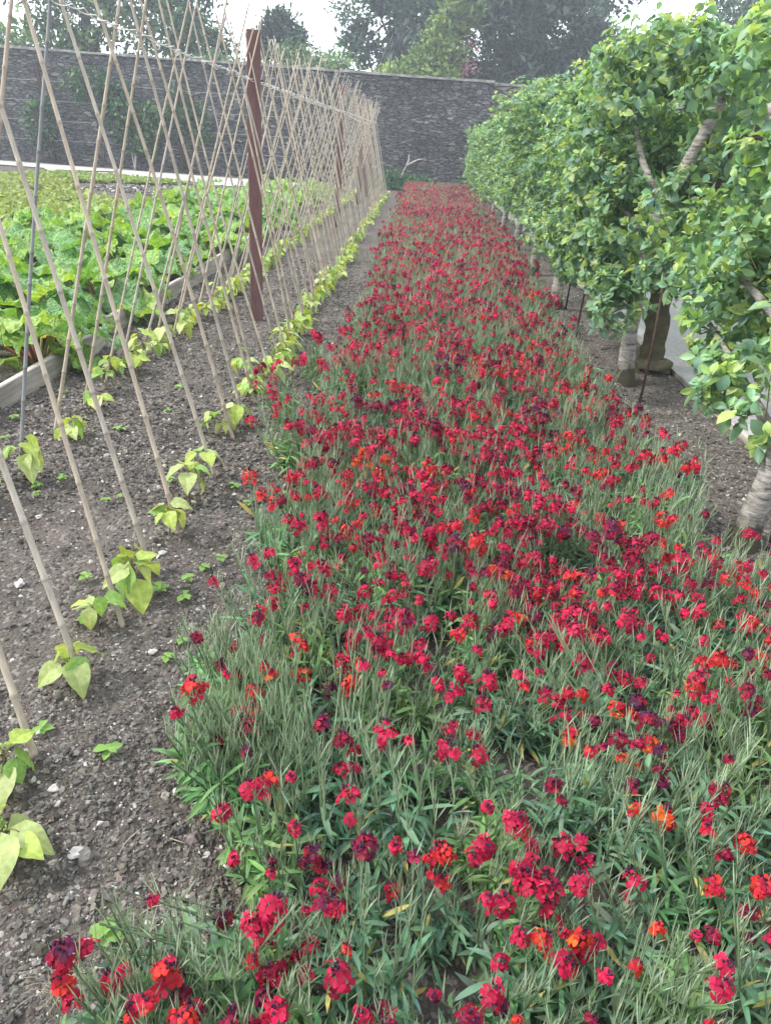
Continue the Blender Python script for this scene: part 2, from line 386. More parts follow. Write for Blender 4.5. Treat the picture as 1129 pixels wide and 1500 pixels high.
# brighter cloud low over the far side of the garden
dp = nt.nodes.new('ShaderNodeVectorMath'); dp.operation = 'DOT_PRODUCT'; nt.links.new(tc.outputs['Generated'], dp.inputs[0]); dp.inputs[1].default_value = (0., .97, .25)
br = nt.nodes.new('ShaderNodeMapRange'); br.inputs['From Min'].default_value = .55; br.inputs['From Max'].default_value = 1.; br.inputs['To Min'].default_value = 1.; br.inputs['To Max'].default_value = 1.9; nt.links.new(dp.outputs['Value'], br.inputs['Value'])
sc_ = nt.nodes.new('ShaderNodeVectorMath'); sc_.operation = 'SCALE'; nt.links.new(mx.outputs['Result'], sc_.inputs[0]); nt.links.new(br.outputs[0], sc_.inputs['Scale'])
bg = nt.nodes.new('ShaderNodeBackground'); bg.inputs['Strength'].default_value = .1; nt.links.new(sc_.outputs[0], bg.inputs['Color'])
wo = nt.nodes.new('ShaderNodeOutputWorld'); nt.links.new(bg.outputs[0], wo.inputs['Surface'])
ld = bpy.data.lights.new('sun', 'SUN'); ld.energy = 3.2; ld.angle = math.radians(11); ld.color = (1., .95, .87)
sun = bpy.data.objects.new('sun', ld); COL.objects.link(sun)
dv = Vector((math.sin(SUN_AZ) * math.cos(SUN_EL), math.cos(SUN_AZ) * math.cos(SUN_EL), math.sin(SUN_EL)))
sun.rotation_euler = dv.to_track_quat('Z', 'Y').to_euler()
sun.location = dv * 60
vs = SC.view_settings; vs.view_transform = 'Standard'; vs.look = 'None'; vs.gamma = 1; vs.exposure = .78
SC.cycles.max_bounces = 8; SC.cycles.transparent_max_bounces = 8
SC.cycles.use_denoising = True

# ------------------------------------------------------------------ ground
BED_L, BED_R = -.52, 1.52
def ground_z(x, y):
    x = np.atleast_1d(np.asarray(x, float)); y = np.atleast_1d(np.asarray(y, float))
    amp = np.clip((2.1 - x) / .35, 0, 1) * np.clip((x + 60) / 20, 0, 1) * np.clip((70 - y) / 20, 0, 1)
    fine = np.clip((14 - y) / 6, 0, 1)
    z = .05 * (vn2(x, y, .9, 3) - .5) + .035 * (vn2(x, y, 3.2, 4) - .5) + fine * (.035 * (vn2(x, y, 11, 5) - .5) + .022 * (vn2(x, y, 26, 6) - .5))
    return z * amp - .004 * (1 - amp)

def spaced(breaks):
    out = []
    for a, b, d in breaks: out.append(np.arange(a, b - d * .3, d))
    return np.concatenate(out + [[breaks[-1][1]]])
gx = spaced([(-400, -60, 40), (-60, -12, 2), (-12, -3.4, .2), (-3.4, -1.4, .035), (-1.4, .9, .02), (.9, 2.3, .035), (2.3, 12, .6), (12, 60, 6), (60, 400, 40)])
gy = spaced([(-60, 0, 10), (0, .55, .1), (.55, 2.6, .018), (2.6, 5, .028), (5, 9, .05), (9, 30, .25), (30, 80, 5), (80, 600, 50)])
X, Y = np.meshgrid(gx, gy, indexing='ij'); n0, n1 = X.shape
Z = ground_z(X.ravel(), Y.ravel())
idx = np.arange(n0 * n1).reshape(n0, n1)
Q = np.stack([idx[:-1, :-1], idx[1:, :-1], idx[1:, 1:], idx[:-1, 1:]], -1).reshape(-1, 4)
gr = Geo().add(np.stack([X.ravel(), Y.ravel(), Z], 1), Q).build('ground', M['soil'])
tag(gr, 'bare dark grey garden soil of the walled garden', 'ground', kind='structure')

def sheet(name, pts, z, m, label, thick=.0):
    """flat polygon strip: pts list of (left,right) pairs along its length"""
    P = np.array(pts, float); n = len(P)
    V = np.concatenate([np.c_[P[:, 0], np.full(n, z)], np.c_[P[:, 1], np.full(n, z)]])
    Q = [(i, n + i, n + i + 1, i + 1) for i in range(n - 1)]
    o = Geo().add(V, Q).build(name, m); tag(o, label, 'path', kind='structure'); return o
ys = np.arange(-3, 28.2, 1.)
sheet('path', [((2.235, y), (3.75, y)) for y in ys], .004, M['path'], 'pale grey gravel path behind the apple trees')
xs = np.arange(-30, -2.9, 1.)
sheet('wall_path', [((x, 23.3 + np.clip((-6 - x) * .1, 0, .5) + np.clip((-11 - x), 0, 1) * 1.5), (x, 27.15 - .02 * (x + 6))) for x in xs][::-1], .03, M['path2'], 'pale path at the foot of the stone wall')
sheet('bed_path', [((-22, 20.3), (-22, 20.8)), ((-14, 21.), (-14, 21.5)), ((-11.4, 21.9), (-11.4, 22.3)), ((-11., 24.4), (-11.15, 24.9)), ((-9.6, 25.6), (-10, 26))][::-1], .03, M['path2'], 'narrow pale edging path round the far bed')

# edging of the path: thin dark boards
for i, (a, b) in enumerate([(-1.0, 3.4), (3.405, 7.8), (7.805, 13.5), (13.505, 19.5), (19.505, 27.5)]):
    V, Qb = box(2.205, 2.232, a, b, -.1, .035)
    tag(Geo().add(V, Qb).build('edging_board', M['timber'], smooth=False),
        'thin weathered board edging the gravel path, %s length from the camera' % ORD[i], 'edging board', 'boards edging the gravel path')

# ------------------------------------------------------------------ clods and chips of the soil (uncountable)
def ico(sub):
    t = (1 + 5 ** .5) / 2
    V = [(-1, t, 0), (1, t, 0), (-1, -t, 0), (1, -t, 0), (0, -1, t), (0, 1, t), (0, -1, -t), (0, 1, -t), (t, 0, -1), (t, 0, 1), (-t, 0, -1), (-t, 0, 1)]
    Fc = [(0, 11, 5), (0, 5, 1), (0, 1, 7), (0, 7, 10), (0, 10, 11), (1, 5, 9), (5, 11, 4), (11, 10, 2), (10, 7, 6), (7, 1, 8), (3, 9, 4), (3, 4, 2), (3, 2, 6), (3, 6, 8), (3, 8, 9), (4, 9, 5), (2, 4, 11), (6, 2, 10), (8, 6, 7), (9, 8, 1)]
    V = [Vector(v).normalized() for v in V]
    for _ in range(sub):
        mid = {}; nf = []
        def mp_(a, b):
            k = (min(a, b), max(a, b))
            if k not in mid: V.append(((V[a] + V[b]) / 2).normalized()); mid[k] = len(V) - 1
            return mid[k]
        for a, b, c in Fc:
            x, y, z = mp_(a, b), mp_(b, c), mp_(c, a); nf += [(a, x, z), (b, y, x), (c, z, y), (x, y, z)]
        Fc = nf
    return np.array([tuple(v) for v in V]), np.array(Fc)
IV0, IF0 = ico(0); IV1, IF1 = ico(1); IV2, IF2 = ico(2)
def rock(V, F, rough, flat, seed):
    r = np.random.default_rng(seed)
    k = 1 + rough * (vnoise(V, 1.3, seed) - .5) * 2 + rough * .6 * (vnoise(V, 3.1, seed + 9) - .5) * 2
    W = V * k[:, None] * np.array([1, r.uniform(.6, 1), flat])
    return Geo().add(W, T=F)
small = [rock(IV0, IF0, .75, r_, 20 + i).template() for i, r_ in enumerate((.45, .6, .8, .35, .7, .25))]
big = [rock(IV1, IF1, .6, r_, 40 + i).template() for i, r_ in enumerate((.5, .65, .75, .45, .6))]
cl = Geo()
def clods(n, xr, yr, smin, smax, tps, power=2.2, weight=None, pale=.06):
    x = rng.uniform(*xr, n); u = rng.random(n); y = yr[0] * (yr[1] / yr[0]) ** u
    dens = vn2(x, y, 2.1, 11)
    keep = rng.random(n) < .35 + .9 * dens
    if weight is not None: keep &= weight(x, y)
    x, y = x[keep], y[keep]; k = len(x)
    s = smin * (smax / smin) ** (rng.random(k) ** power)
    d = rdirs(k); d[:, 2] *= .35
    up = np.tile([0, 0, 1.], (k, 1)) + rng.normal(size=(k, 3)) * .35
    Mx = frames(np.c_[x, y, ground_z(x, y) + s * .18], d, up, s)
    b = rng.uniform(.06, .19, k)[:, None] * np.array([1.0, .905, .815]) * rng.uniform(.93, 1.07, (k, 3))
    pm = rng.random(k) < pale * np.where(s < .012, 1.6, .5)
    b[pm] = rng.uniform(.28, .5, pm.sum())[:, None] * np.array([1, .95, .88])
    w = rng.integers(0, len(tps), k)
    for i, t in enumerate(tps): cl.scatter(t, Mx[w == i], b[w == i])
gravel_area = lambda x, y: (vn2(x, y, .5, 71) > .35) & (x > -8.6 + .35 * (y - 18))
soil_area = lambda x, y: (x < BED_L + .12 + .25 * np.clip(1.3 - y, 0, 1)) | (x > BED_R - .05)
clods(60000, (-2.4, -.2), (.62, 9), .003, .0105, small, 1.5, soil_area, .035)
clods(26000, (-1.1, .1), (.6, 2.6), .0022, .006, small, 1.2, None, .06)
clods(2600, (-2.4, -.3), (.62, 8), .008, .016, big, 2.6, soil_area, .008)
clods(22000, (-2.4, -.3), (3., 11), .006, .017, small, 1.5, soil_area, .04)
clods(9000, (-9.5, -3.6), (17.5, 23.4), .03, .075, small, 1.3, gravel_area, .5)
clods(60, (-2.2, -.5), (.8, 7), .012, .022, big, 2., soil_area, 0)
clods(9000, (1.45, 2.2), (2.2, 14), .005, .018, small, 1.8, None, .07)
clods(500, (1.5, 2.18), (2.4, 10), .01, .022, big, 2., None, 0)
clods(14000, (-.5, 1.6), (.62, 5), .003, .009, small, 1.6, None, .08)
clods(600, (-.5, 1.6), (.62, 4), .009, .02, big, 2.)
o = cl.build('soil_clods', M['clod'], smooth=False)
tag(o, 'small grey clods, slate chips and grit lying on the bare soil', 'soil clods', kind='stuff')

# pale stones that stand out one by one
for i, (x, y, s, lab) in enumerate([
        (-1.4, 2.32, .022, 'flat white stone on bare soil between the two cane rows'),
        (-1.58, 2.86, .018, 'small pale stone on the soil left of the flower-side canes'),
        (-.78, 1.98, .015, 'small white pebble beside the foot of the second flower-side cane'),
        (-.83, 1.37, .016, 'off-white pebble in front of the first cane foot'),
        (-.7, 1.19, .019, 'pale angular stone on dark soil at the front left'),
        (-.53, 1.42, .013, 'white sliver of stone at the bare left edge of the flower bed'),
        (-.95, 2.62, .016, 'round white pebble tucked behind the third bean plant'),
        (-.45, .86, .015, 'pale stone beneath the dark red flower heads in the bottom corner')]):
    t = rock(IV2, IF2, .45, .42, 70 + i); V, Q_, T_, C_, _, _ = t.template()
    o = Geo().add(V * s, T=T_).build('stone', M['pale'], loc=(x, y, float(ground_z(x, y)[0]) + s * .25)); o.rotation_euler = (rng.normal() * .15, rng.normal() * .15, rng.random() * 6)
    tag(o, lab, 'stone', 'pale stones on the soil')

# ------------------------------------------------------------------ bamboo canes
def cane(foot, through, length, r0, colr, name='bamboo_cane'):
    """leaning cane with swollen nodes; its object sits at the foot"""
    foot = np.array(foot, float); d = norm(np.array(through, float) - foot)
    nn = int(length / .17); t = np.sort(np.linspace(.06, length - .05, nn) + rng.normal(size=nn) * .02)
    S = [0.]; Rr = [r0]
    for q in t:
        rr = r0 * (1 - .42 * q / length)
        S += [q - .009, q - .003, q + .003, q + .010]; Rr += [rr, rr * 1.2, rr * 1.2, rr * .985]
    S.append(length); Rr.append(r0 * .56)
    S = np.array(S); bow = rng.normal(size=2) * .018
    a = norm(np.cross(d, [0, 0, 1.])); b = np.cross(d, a)
    P = d[None] * S[:, None] + np.sin(PI * S / length)[:, None] * (a * bow[0] + b * bow[1]) - d * .06
    V, Q, T = tube(P, Rr, 7)
    g = Geo(); nodes = np.array(Rr)
    C = np.ones((len(S), 3)) * colr
    for k in range(1, len(S) - 1):
        if (k - 1) % 4 in (1, 2): C[k] = C[k] * rng.uniform(.62, .85)
    C = np.concatenate([np.repeat(C, 7, 0), C[:1], C[-1:]])
    g.add(V, Q, T, C)
    return g.build(name, M['cane'], loc=foot)

tan = np.array([.47, .4, .32]); greyc = np.array([.4, .375, .345])
right_feet = [(-.93, 1.46), (-.93, 1.786), (-.93, 2.116), (-.945, 2.472), (-.94, 2.818), (-.94, 3.45), (-.96, 3.93), (-.93, 4.14), (-.95, 4.5), (-1.0, 4.82)]
y = 5.05
while y < 23.9:
    right_feet.append((-.94 + rng.normal() * .02 - .004 * max(0, y - 10), y)); y += (.31 if y < 6.9 else .255) + rng.normal() * .02
left_feet = [(-1.93, 1.75), (-1.93, 2.15), (-1.93, 2.55), (-1.95, 2.95), (-1.86, 3.27), (-1.92, 3.8), (-1.94, 4.24), (-2.0, 4.72), (-2.02, 5.05), (-2.0, 5.4), (-2.02, 5.8)]
y = 6.15
while y < 23.9:
    left_feet.append((-1.97 + rng.normal() * .025, y)); y += (.33 if y < 6.9 else .265) + rng.normal() * .025
post_y = [6.88, 14.8, 20.6, 23.7]
def cane_label(i, y, feet, side):
    if y < post_y[0]: return '%s bamboo cane from the camera with its foot in the %s row' % (ORD[i], side)
    k0 = sum(1 for f in feet if f[1] < post_y[0]); k1 = sum(1 for f in feet if f[1] < post_y[1])
    if y < post_y[1]:
        k = i - k0
        return '%s thin bamboo cane beyond the nearest post with its foot in the %s row' % (ORD[min(k, 29)], side)
    return 'thin pale bamboo cane in the crowded far end of the frame, %s row' % side
RIDGE_X, RIDGE_Z = -1.42, 1.95
for side, feet in (('flower-side', right_feet), ('rhubarb-side', left_feet)):
    for i, (x, y) in enumerate(feet):
        lean = (-.05 if side == 'flower-side' else .02) + rng.normal() * .035
        if side == 'flower-side' and i < 10: lean = (.4, .25, .3, .2, .15, -.1, -.15, -.1, -.1, -.15)[i]
        if side == 'rhubarb-side' and 3 <= i < 10: lean = (.02, -.0, .0, -.05, .1, -.05, .05)[i - 3]
        th = (RIDGE_X + rng.normal() * .02, y + lean, RIDGE_Z + rng.normal() * .03)
        far = y > 14.8
        r0 = rng.uniform(.0092, .0114) if y < 4.6 else rng.uniform(.0078, .0102) if y < 8 else rng.uniform(.0072, .0096)
        if y > 20.6: r0 *= 1.25
        c = (tan * rng.uniform(.85, 1.12) * (1 - .0) + greyc * 0) if rng.random() < .62 else (.5 * tan + .5 * greyc) * rng.uniform(.85, 1.1)
        if side == 'rhubarb-side' and i == 4: c = np.array([.25, .26, .27])
        ln = rng.uniform(2.36, 2.56) if y < 9 else rng.uniform(2.3, 2.62)
        o = cane((x, y, float(ground_z(x, y)[0])), th, ln, r0, c)
        tag(o, cane_label(i, y, feet, side), 'bamboo cane', 'bamboo canes of the bean frame')

# posts
for i, y in enumerate(post_y):
    x = -1.42 - .012 * (y - 6.9); w = (.055, .05, .055, .06)[i]; h = (2.29, 2.36, 2.2, 2.1)[i]
    g = Geo(); V, Qb = box(-w, w, -.03, .03, -.2, h); g.add(V, Qb)
    root = empty('wooden_post', (x, y, 0), .15)
    shaft = g.build('shaft', M['post'], root, smooth=False)
    bv = shaft.modifiers.new('bevel', 'BEVEL'); bv.width = .006; bv.segments = 2
    for zz in (RIDGE_Z - .01,):
        nb = Geo(); V, Q, T = tube([(w + .001, -.0, zz), (w + .018, 0, zz)], .006, 6); nb.add(V, Q, T)
        nb.build('staple', M['iron'], root)
    tag(root, '%s reddish brown painted post %s' % (('broad', 'second', 'third', 'end')[i],
        ('rising through the canes nearest the camera', 'from the camera amid the canes', 'from the camera in the dense far canes', 'at the far tip of the bean frame')[i]), 'post', 'posts of the bean frame')

# twine along the ridge, two strands twisting with hitches at each crossing
tt = np.arange(1.2, 23.8, .02)
sag = .02 * np.sin((tt - 6.88) / 7.9 * PI) ** 2
zz = RIDGE_Z + np.interp(tt, [1.2, 6.88, 14.8, 23.8], [.06, -.01, 0., -.06]) - sag
g = Geo()
for ph in (0, PI):
    wob = .0042 * (1 + 1.2 * vn2(tt, tt * 0, 3., 8))
    P = np.c_[RIDGE_X - .012 * np.clip(tt - 6.9, -9, 99) + wob * np.cos(tt * 26 + ph), tt, zz + wob * np.sin(tt * 26 + ph) + .02 * (vn2(tt, tt * 0 + ph, 5., 2) - .5)]
    V, Q, T = tube(P, .0026, 4); g.add(V, Q, T)
for x, y in right_feet:
    c = np.array([RIDGE_X, y - .04, RIDGE_Z - .0]); a = np.linspace(0, 2 * PI * 1.5, 26)
    P = np.c_[c[0] + .007 * np.cos(a), c[1] + np.linspace(-.03, .03, 26), c[2] - .01 + .012 * np.sin(a)]
    V, Q, T = tube(P, .0024, 4); g.add(V, Q, T)
tag(g.build('twine', M['twine']), 'twisted white twine tying the canes along the top of the frame', 'twine')

# ------------------------------------------------------------------ bean plants
def heart_leaf(seed, L=.1, W=.085, nu=9, nv=8):
    r = np.random.default_rng(seed)
    u = np.linspace(0, 1, nu)[:, None]; v = np.linspace(-1, 1, nv + 1)[None]
    w = W * .62 * (np.sin(PI * np.clip(u, 0, 1) ** .62) ** .75 * (1 - .35 * u) + .02 * (1 - u))
    w = np.maximum(w, .0015)
    x = v * w
    y = L * u - L * .16 * np.abs(v) ** 1.3 * np.clip(1 - u * 2.6, 0, 1) * 1.6
    cup = r.uniform(.2, .5)
    z = cup * np.abs(x) * .7 - L * r.uniform(.12, .5) * u ** 2 + .0035 * np.sin(9 * u * PI + np.abs(v) * 3) * np.abs(v) * (1 - u)
    z = z + .004 * np.sin(5 * u * PI * r.uniform(.8, 1.2) + r.random() * 6) * np.abs(v) ** 2 * np.sign(v)
    V = np.stack(np.broadcast_arrays(x, y, z), -1).reshape(-1, 3)
    n = nv + 1
    Q = [(i * n + k, i * n + k + 1, (i + 1) * n + k + 1, (i + 1) * n + k) for i in range(nu - 1) for k in range(nv)]
    C = np.ones((nu, n, 3)); C[:, nv // 2] *= np.array([1.25, 1.2, 1.2])
    for k in (2, 4): C[k, :, :] *= 1.1
    return Geo().add(V, Q, C=C.reshape(-1, 3))
LIME = np.array([.36, .46, .1]); PALE = np.array([.42, .5, .2]); MIDG = np.array([.2, .34, .09])
leaf_me = []
for s in range(9):
    g = heart_leaf(s, .105 + .012 * (s % 3), .085 + .01 * (s % 2)); tp = g.template()
    c = (LIME, PALE, LIME * .9, MIDG, LIME * 1.05, PALE * .85, LIME, MIDG * 1.25, PALE)[s]
    gg = Geo().scatter(tp, np.eye(4)[None], np.array([c]))
    leaf_me.append(gg.mesh('bean_leaf', M['bean']))
leaf_tp = [heart_leaf(50 + s, .1, .09, 5, 4).template() for s in range(4)]

def bean_plant(x, y, size, detail, seed):
    r = np.random.default_rng(seed); root = empty('bean_plant', (x, y, float(ground_z(x, y)[0])), r.random() * 6)
    root.scale = (size,) * 3
    h = r.uniform(.11, .2); nl = int(r.integers(6, 10)); g = Geo(); kids = []
    top = np.array([r.normal() * .02, r.normal() * .02, h])
    V, Q, T = tube(spline([(0, 0, -.03), (r.normal() * .008, r.normal() * .008, h * .5), top], 7), np.linspace(.0035, .0022, 7), 5); g.add(V, Q, T, (.13, .085, .05))
    for k in range(nl):
        az = k * 2.4 + r.normal() * .4; zb = h * r.uniform(.55, 1.0); out = r.uniform(.03, .065)
        b = np.array([top[0] * zb / h, top[1] * zb / h, zb]); e = b + np.array([math.cos(az) * out, math.sin(az) * out, r.uniform(.0, .045)])
        V, Q, T = tube(spline([b, (b + e) / 2 + [0, 0, .012], e], 5), .0018, 4); g.add(V, Q, T, (.2, .2, .07))
        droop = r.uniform(-.1, 1.2)
        d = np.array([math.cos(az) * math.cos(droop), math.sin(az) * math.cos(droop), -math.sin(droop)])
        up = np.array([math.cos(az) * math.sin(droop), math.sin(az) * math.sin(droop), math.cos(droop)]) + r.normal(size=3) * .25
        kids.append((frames([e], [d], [up], [r.uniform(.5, 1.05)])[0], int(r.integers(0, 9))))
    if detail:
        g.build('stem', M['bstem'], root)
        for Mx, w in kids:
            o = link('leaf', leaf_me[w], root); o.matrix_local = Matrix(Mx.tolist())
    else:
        g2 = g
        for Mx, w in kids:
            c = (LIME, PALE, MIDG)[w % 3]
            g2.scatter(leaf_tp[w % 4], Mx[None], np.array([c]), 1)
        g2.build('foliage', [M['bstem'], M['bean']], root)
    return root
for side, feet, xo in (('flower-side', right_feet, -.03), ('rhubarb-side', left_feet, .08)):
    for i, (x, y) in enumerate(feet):
        if side == 'rhubarb-side' and i < 3: continue
        px, py = x + xo + rng.normal() * .025, y - .06 + rng.normal() * .03
        if side == 'flower-side' and i == 0: px, py = -.96, 1.38
        if y > 11 and rng.random() < .12: continue
        o = bean_plant(px, py, rng.uniform(.78, 1.0) if i > 3 else .8, y < 8.2, 300 + i + (500 if side[0] == 'r' else 0))
        if y < post_y[0]: lab = 'bean plant at the foot of the %s cane in the %s row' % (ORD[i], side)
        elif y < post_y[1]:
            k0 = sum(1 for f in feet if f[1] < post_y[0]); lab = 'bean plant at the %s cane beyond the nearest post, %s row' % (ORD[min(i - k0, 29)], side)
        else: lab = 'yellowish bean plant in the far crowded end of the %s row of canes' % side
        tag(o, lab, 'bean plant', 'young bean plants at the canes')
for side, feet, xo in (('flower-side', right_feet, -.04), ('rhubarb-side', left_feet, .06)):
    for i in range(9 if side[0] == 'f' else 6, len(feet) - 1):
        x, y = feet[i]; y2 = feet[i + 1][1]
        if y > 12: break
        o = bean_plant(x + xo + rng.normal() * .03, (y + y2) / 2 + rng.normal() * .02, rng.uniform(.6, .85), y < 7, 1400 + i + (300 if side[0] == 'r' else 0))
        k0 = sum(1 for f in feet if f[1] < post_y[0])
        tag(o, ('smaller bean plant just past the %s cane in the %s row' % (ORD[i], side)) if i < k0 else 'smaller bean plant just past the %s cane beyond the nearest post, %s row' % (ORD[i - k0], side), 'bean plant', 'young bean plants at the canes')
for k, (x, y, lab) in enumerate([(-.86, 1.17, 'bean plant in front of the first cane with one pale leaf lying low'), (-.93, 2.28, 'small bean plant between the third and fourth flower-side canes'), (-.98, 3.12, 'spreading bean plant with pale round leaves just beyond the fifth flower-side cane')]):
    tag(bean_plant(x, y, .95, True, 900 + k), lab, 'bean plant', 'young bean plants at the canes')

# weed seedlings
wtp = []
for s in range(3):
    g = Geo()
    for k in range(5):
        V, Q = blade(.022, .016, 3, .5, .2, .6); az = k * 1.256 + s
        g.scatter((V, Q, np.zeros((0, 3), int), np.ones((len(V), 3)), np.zeros(len(Q), int), np.zeros(0, int)), frames([[0, 0, .012 + .006 * (k % 2)]], [[math.cos(az), math.sin(az), .25]], [[0, 0, 1]], [rng.uniform(.7, 1.2)]), np.array([[.2, .36, .08]]))
    V, Q, T = tube([(0, 0, -.01), (0, 0, .014)], .0012, 4); g.add(V, Q, T, (.25, .33, .12))
    wtp.append(g.mesh('weed_seedling', M['weed']))
wspots = [(-1.12, 3.3), (-1.35, 3.05), (-1.3, 3.1), (-1.7, 3.12), (-1.62, 3.2), (-1.68, 3.05), (-.75, 2.52), (-.7, 2.6), (-.78, 2.42), (-.86, 2.32), (-.76, 2.3), (-1.05, 2.1), (-1.15, 2.35), (-.95, 1.55), (-.74, 1.5), (-.72, 1.95), (-1.0, 4.9),
          (-1.1, 5.1), (-1.2, 5.0), (-.8, 3.3), (-.75, 3.4), (-.7, 3.15), (-1.45, 4.3), (-1.5, 4.7), (-1.6, 3.9), (-2.1, 3.6), (-2.2, 3.9), (-2.15, 4.4), (-2.25, 4.9), (-.92, 1.25), (-.55, .98), (-1.3, 5.8), (-1.15, 6.2), (-.8, 5.6), (-.7, 2.05)]
def nearest_ord(y, feet): return ORD[min(range(len(feet)), key=lambda i: abs(feet[i][1] - y))]
seen = {}
for k, (x, y) in enumerate(wspots):
    o = link('weed_seedling', wtp[k % 3]); o.location = (x, y, float(ground_z(x, y)[0]) + .004); o.rotation_euler = (0, 0, rng.random() * 6); sz = rng.uniform(1., 1.9); o.scale = (sz,) * 3
    lab = 'tiny %s weed seedling on soil %s level with the %s cane' % ('spreading' if sz > 1.5 else 'green', 'behind the rhubarb-side row' if x < -2.05 else 'between the cane rows' if x < -1.0 else 'beside the flower-side row', nearest_ord(y, right_feet))
    tag(o, lab, 'seedling', 'weed seedlings in the soil')

# ------------------------------------------------------------------ rhubarb
def rhub_leaf(seed):
    r = np.random.default_rng(seed); L = r.uniform(.38, .52); W = L * r.uniform(.8, .95); nu, nv = 23, 16
    u = np.linspace(0, 1, nu)[:, None]; v = np.linspace(-1, 1, nv + 1)[None]
    w = W * .6 * (np.sin(PI * u ** .6) ** .8 * (1 - .3 * u)) + .004
    edge = 1 + .13 * np.sin(u * 19 + r.random() * 6) + .06 * np.sin(u * 43 + 2)
    x = v * w * np.where(np.abs(v) > .5, edge, 1 + (edge - 1) * np.abs(v) * 2)
    y = L * u - L * .22 * np.abs(v) ** 1.4 * np.clip(1 - u * 2.4, 0, 1) * 1.5
    z = .3 * np.abs(x) - L * r.uniform(.2, .55) * u ** 2 + .05 * np.sin(u * 18 + np.sign(v) * 1.3 + r.random() * 6) * np.abs(v) ** 2 + .02 * np.sin(u * 33 + 5 * v + r.random() * 6) * np.abs(v) ** .7
    veins = np.abs(((u * 5.2 - np.abs(v) * 1.3) % 1) - .5)
    z = z + .02 * veins * np.abs(v) ** .5
    V = np.stack(np.broadcast_arrays(x, y, z), -1).reshape(-1, 3); n = nv + 1
    Q = [(i * n + k, i * n + k + 1, (i + 1) * n + k + 1, (i + 1) * n + k) for i in range(nu - 1) for k in range(nv)]
    C = np.ones((nu, n, 3)) * (1 + .55 * np.clip(1 - veins * 5, 0, 1))[..., None]
    C[:, nv // 2] = (1.9, 1.7, 1.6)
    base = .93 * np.array(1.) * (np.array([.2, .34, .07]), np.array([.13, .27, .075]), np.array([.27, .4, .09]), np.array([.12, .25, .09]), np.array([.17, .31, .07]), np.array([.23, .37, .08]))[seed % 6]
    return Geo().add(V, Q, C=C.reshape(-1, 3) * base)
rl = [rhub_leaf(s).mesh('rhubarb_leaf', M['rhub']) for s in range(8)]
def rhubarb(x, y, size, seed, n):
    r = np.random.default_rng(seed); root = empty('rhubarb_plant', (x, y, 0), r.random() * 6); root.scale = (size,) * 3
    g = Geo()
    for k in range(n):
        az = k * 2.4 + r.normal() * .25; f = (k + .5) / n; el = 1.35 - 1.0 * f + r.normal() * .1; sl = r.uniform(.28, .45) * (1. - .15 * f)
        b = np.array([math.cos(az) * .05, math.sin(az) * .05, 0]); e = b + sl * np.array([math.cos(az) * math.cos(el), math.sin(az) * math.cos(el), math.sin(el)])
        P = spline([b, (b + e) / 2 + [0, 0, .03], e], 6); V, Q, T = tube(P, np.linspace(.014, .009, 6), 6)
        g.add(V, Q, T, (.3, .27, .1) if r.random() < .6 else (.33, .13, .08))
        dz = r.uniform(-.25, .45) * (1 if f > .35 else 1.6)
        d = np.array([math.cos(az), math.sin(az), dz]); up = np.array([-math.cos(az) * .5, -math.sin(az) * .5, 1.]) + r.normal(size=3) * .22
        o = link('leaf', rl[int(r.integers(0, 8))], root)
        o.matrix_local = Matrix(frames([e], [d], [up], [r.uniform(.62, 1.05)])[0].tolist())
    g.build('stalk', M['bstem'], root)
    return root
spots = []
for j in range(19):
    y = 3.75 + j * 1.04
    xmax = -2.84; xmin = float(np.interp(y, [3.7, 8, 12, 15, 17, 20, 23.6], [-3.6, -4.6, -5.2, -4.6, -4.3, -3.8, -3.2]))
    x = xmax - (0 if j % 2 else .1)
    k = 0
    while x > xmin - .2:
        spots.append((x + rng.normal() * .1, y + rng.normal() * .12, k, j)); x -= .82; k += 1
def edge_ok(x, y): return y < 16.2 + 1.0 * (x + 3) + 2.5 * (x > -5)

rowname = ['nearest row', 'second row', 'third row', 'fourth row', 'fifth row', 'sixth row', 'seventh row', 'eighth row', 'ninth row', 'tenth row', 'eleventh row', 'twelfth row', 'thirteenth row', 'fourteenth row', 'fifteenth row', 'sixteenth row', 'seventeenth row', 'eighteenth row', 'last row']
for x, y, k, j in spots:
    o = rhubarb(x, y, rng.uniform(.85, 1.12) * (1 if y > 5 else 1.05), 2000 + k * 31 + j * 7, int(rng.integers(11, 15)) if y < 11 else 9)
    tag(o, ('leafy rhubarb plant beside the timber board, %s from the camera' % rowname[j]) if k == 0 else 'big-leaved rhubarb plant, %s in from the timber board, %s from the camera' % (ORD[k], rowname[j]), 'rhubarb', 'rhubarb plants in the vegetable bed')
# rhubarb bed boards
for i, (a, b, x0, x1) in enumerate([(3.0, 5.6, -2.36, -2.36), (5.95, 8.4, -2.45, -2.4), (8.42, 11.4, -2.43, -2.47), (11.43, 15.2, -2.48, -2.56), (15.23, 19.2, -2.57, -2.58), (19.23, 23.4, -2.58, -2.6)]):
    V = np.array([(x0 + dx, a, z) for z in (-.1, .16) for dx in (-.022, .022)] + [(x1 + dx, b, z) for z in (-.1, .16) for dx in (-.022, .022)])
    Qb = [(0, 1, 3, 2), (4, 6, 7, 5), (0, 4, 5, 1), (2, 3, 7, 6), (0, 2, 6, 4), (1, 5, 7, 3)]
    o = Geo().add(V, Qb).build('bed_board', M['timber'], smooth=False); bv = o.modifiers.new('bevel', 'BEVEL'); bv.width = .005
    tag(o, 'grey weathered timber board along the rhubarb bed, %s from the camera' % ORD[i], 'bed board', 'boards edging the rhubarb bed')
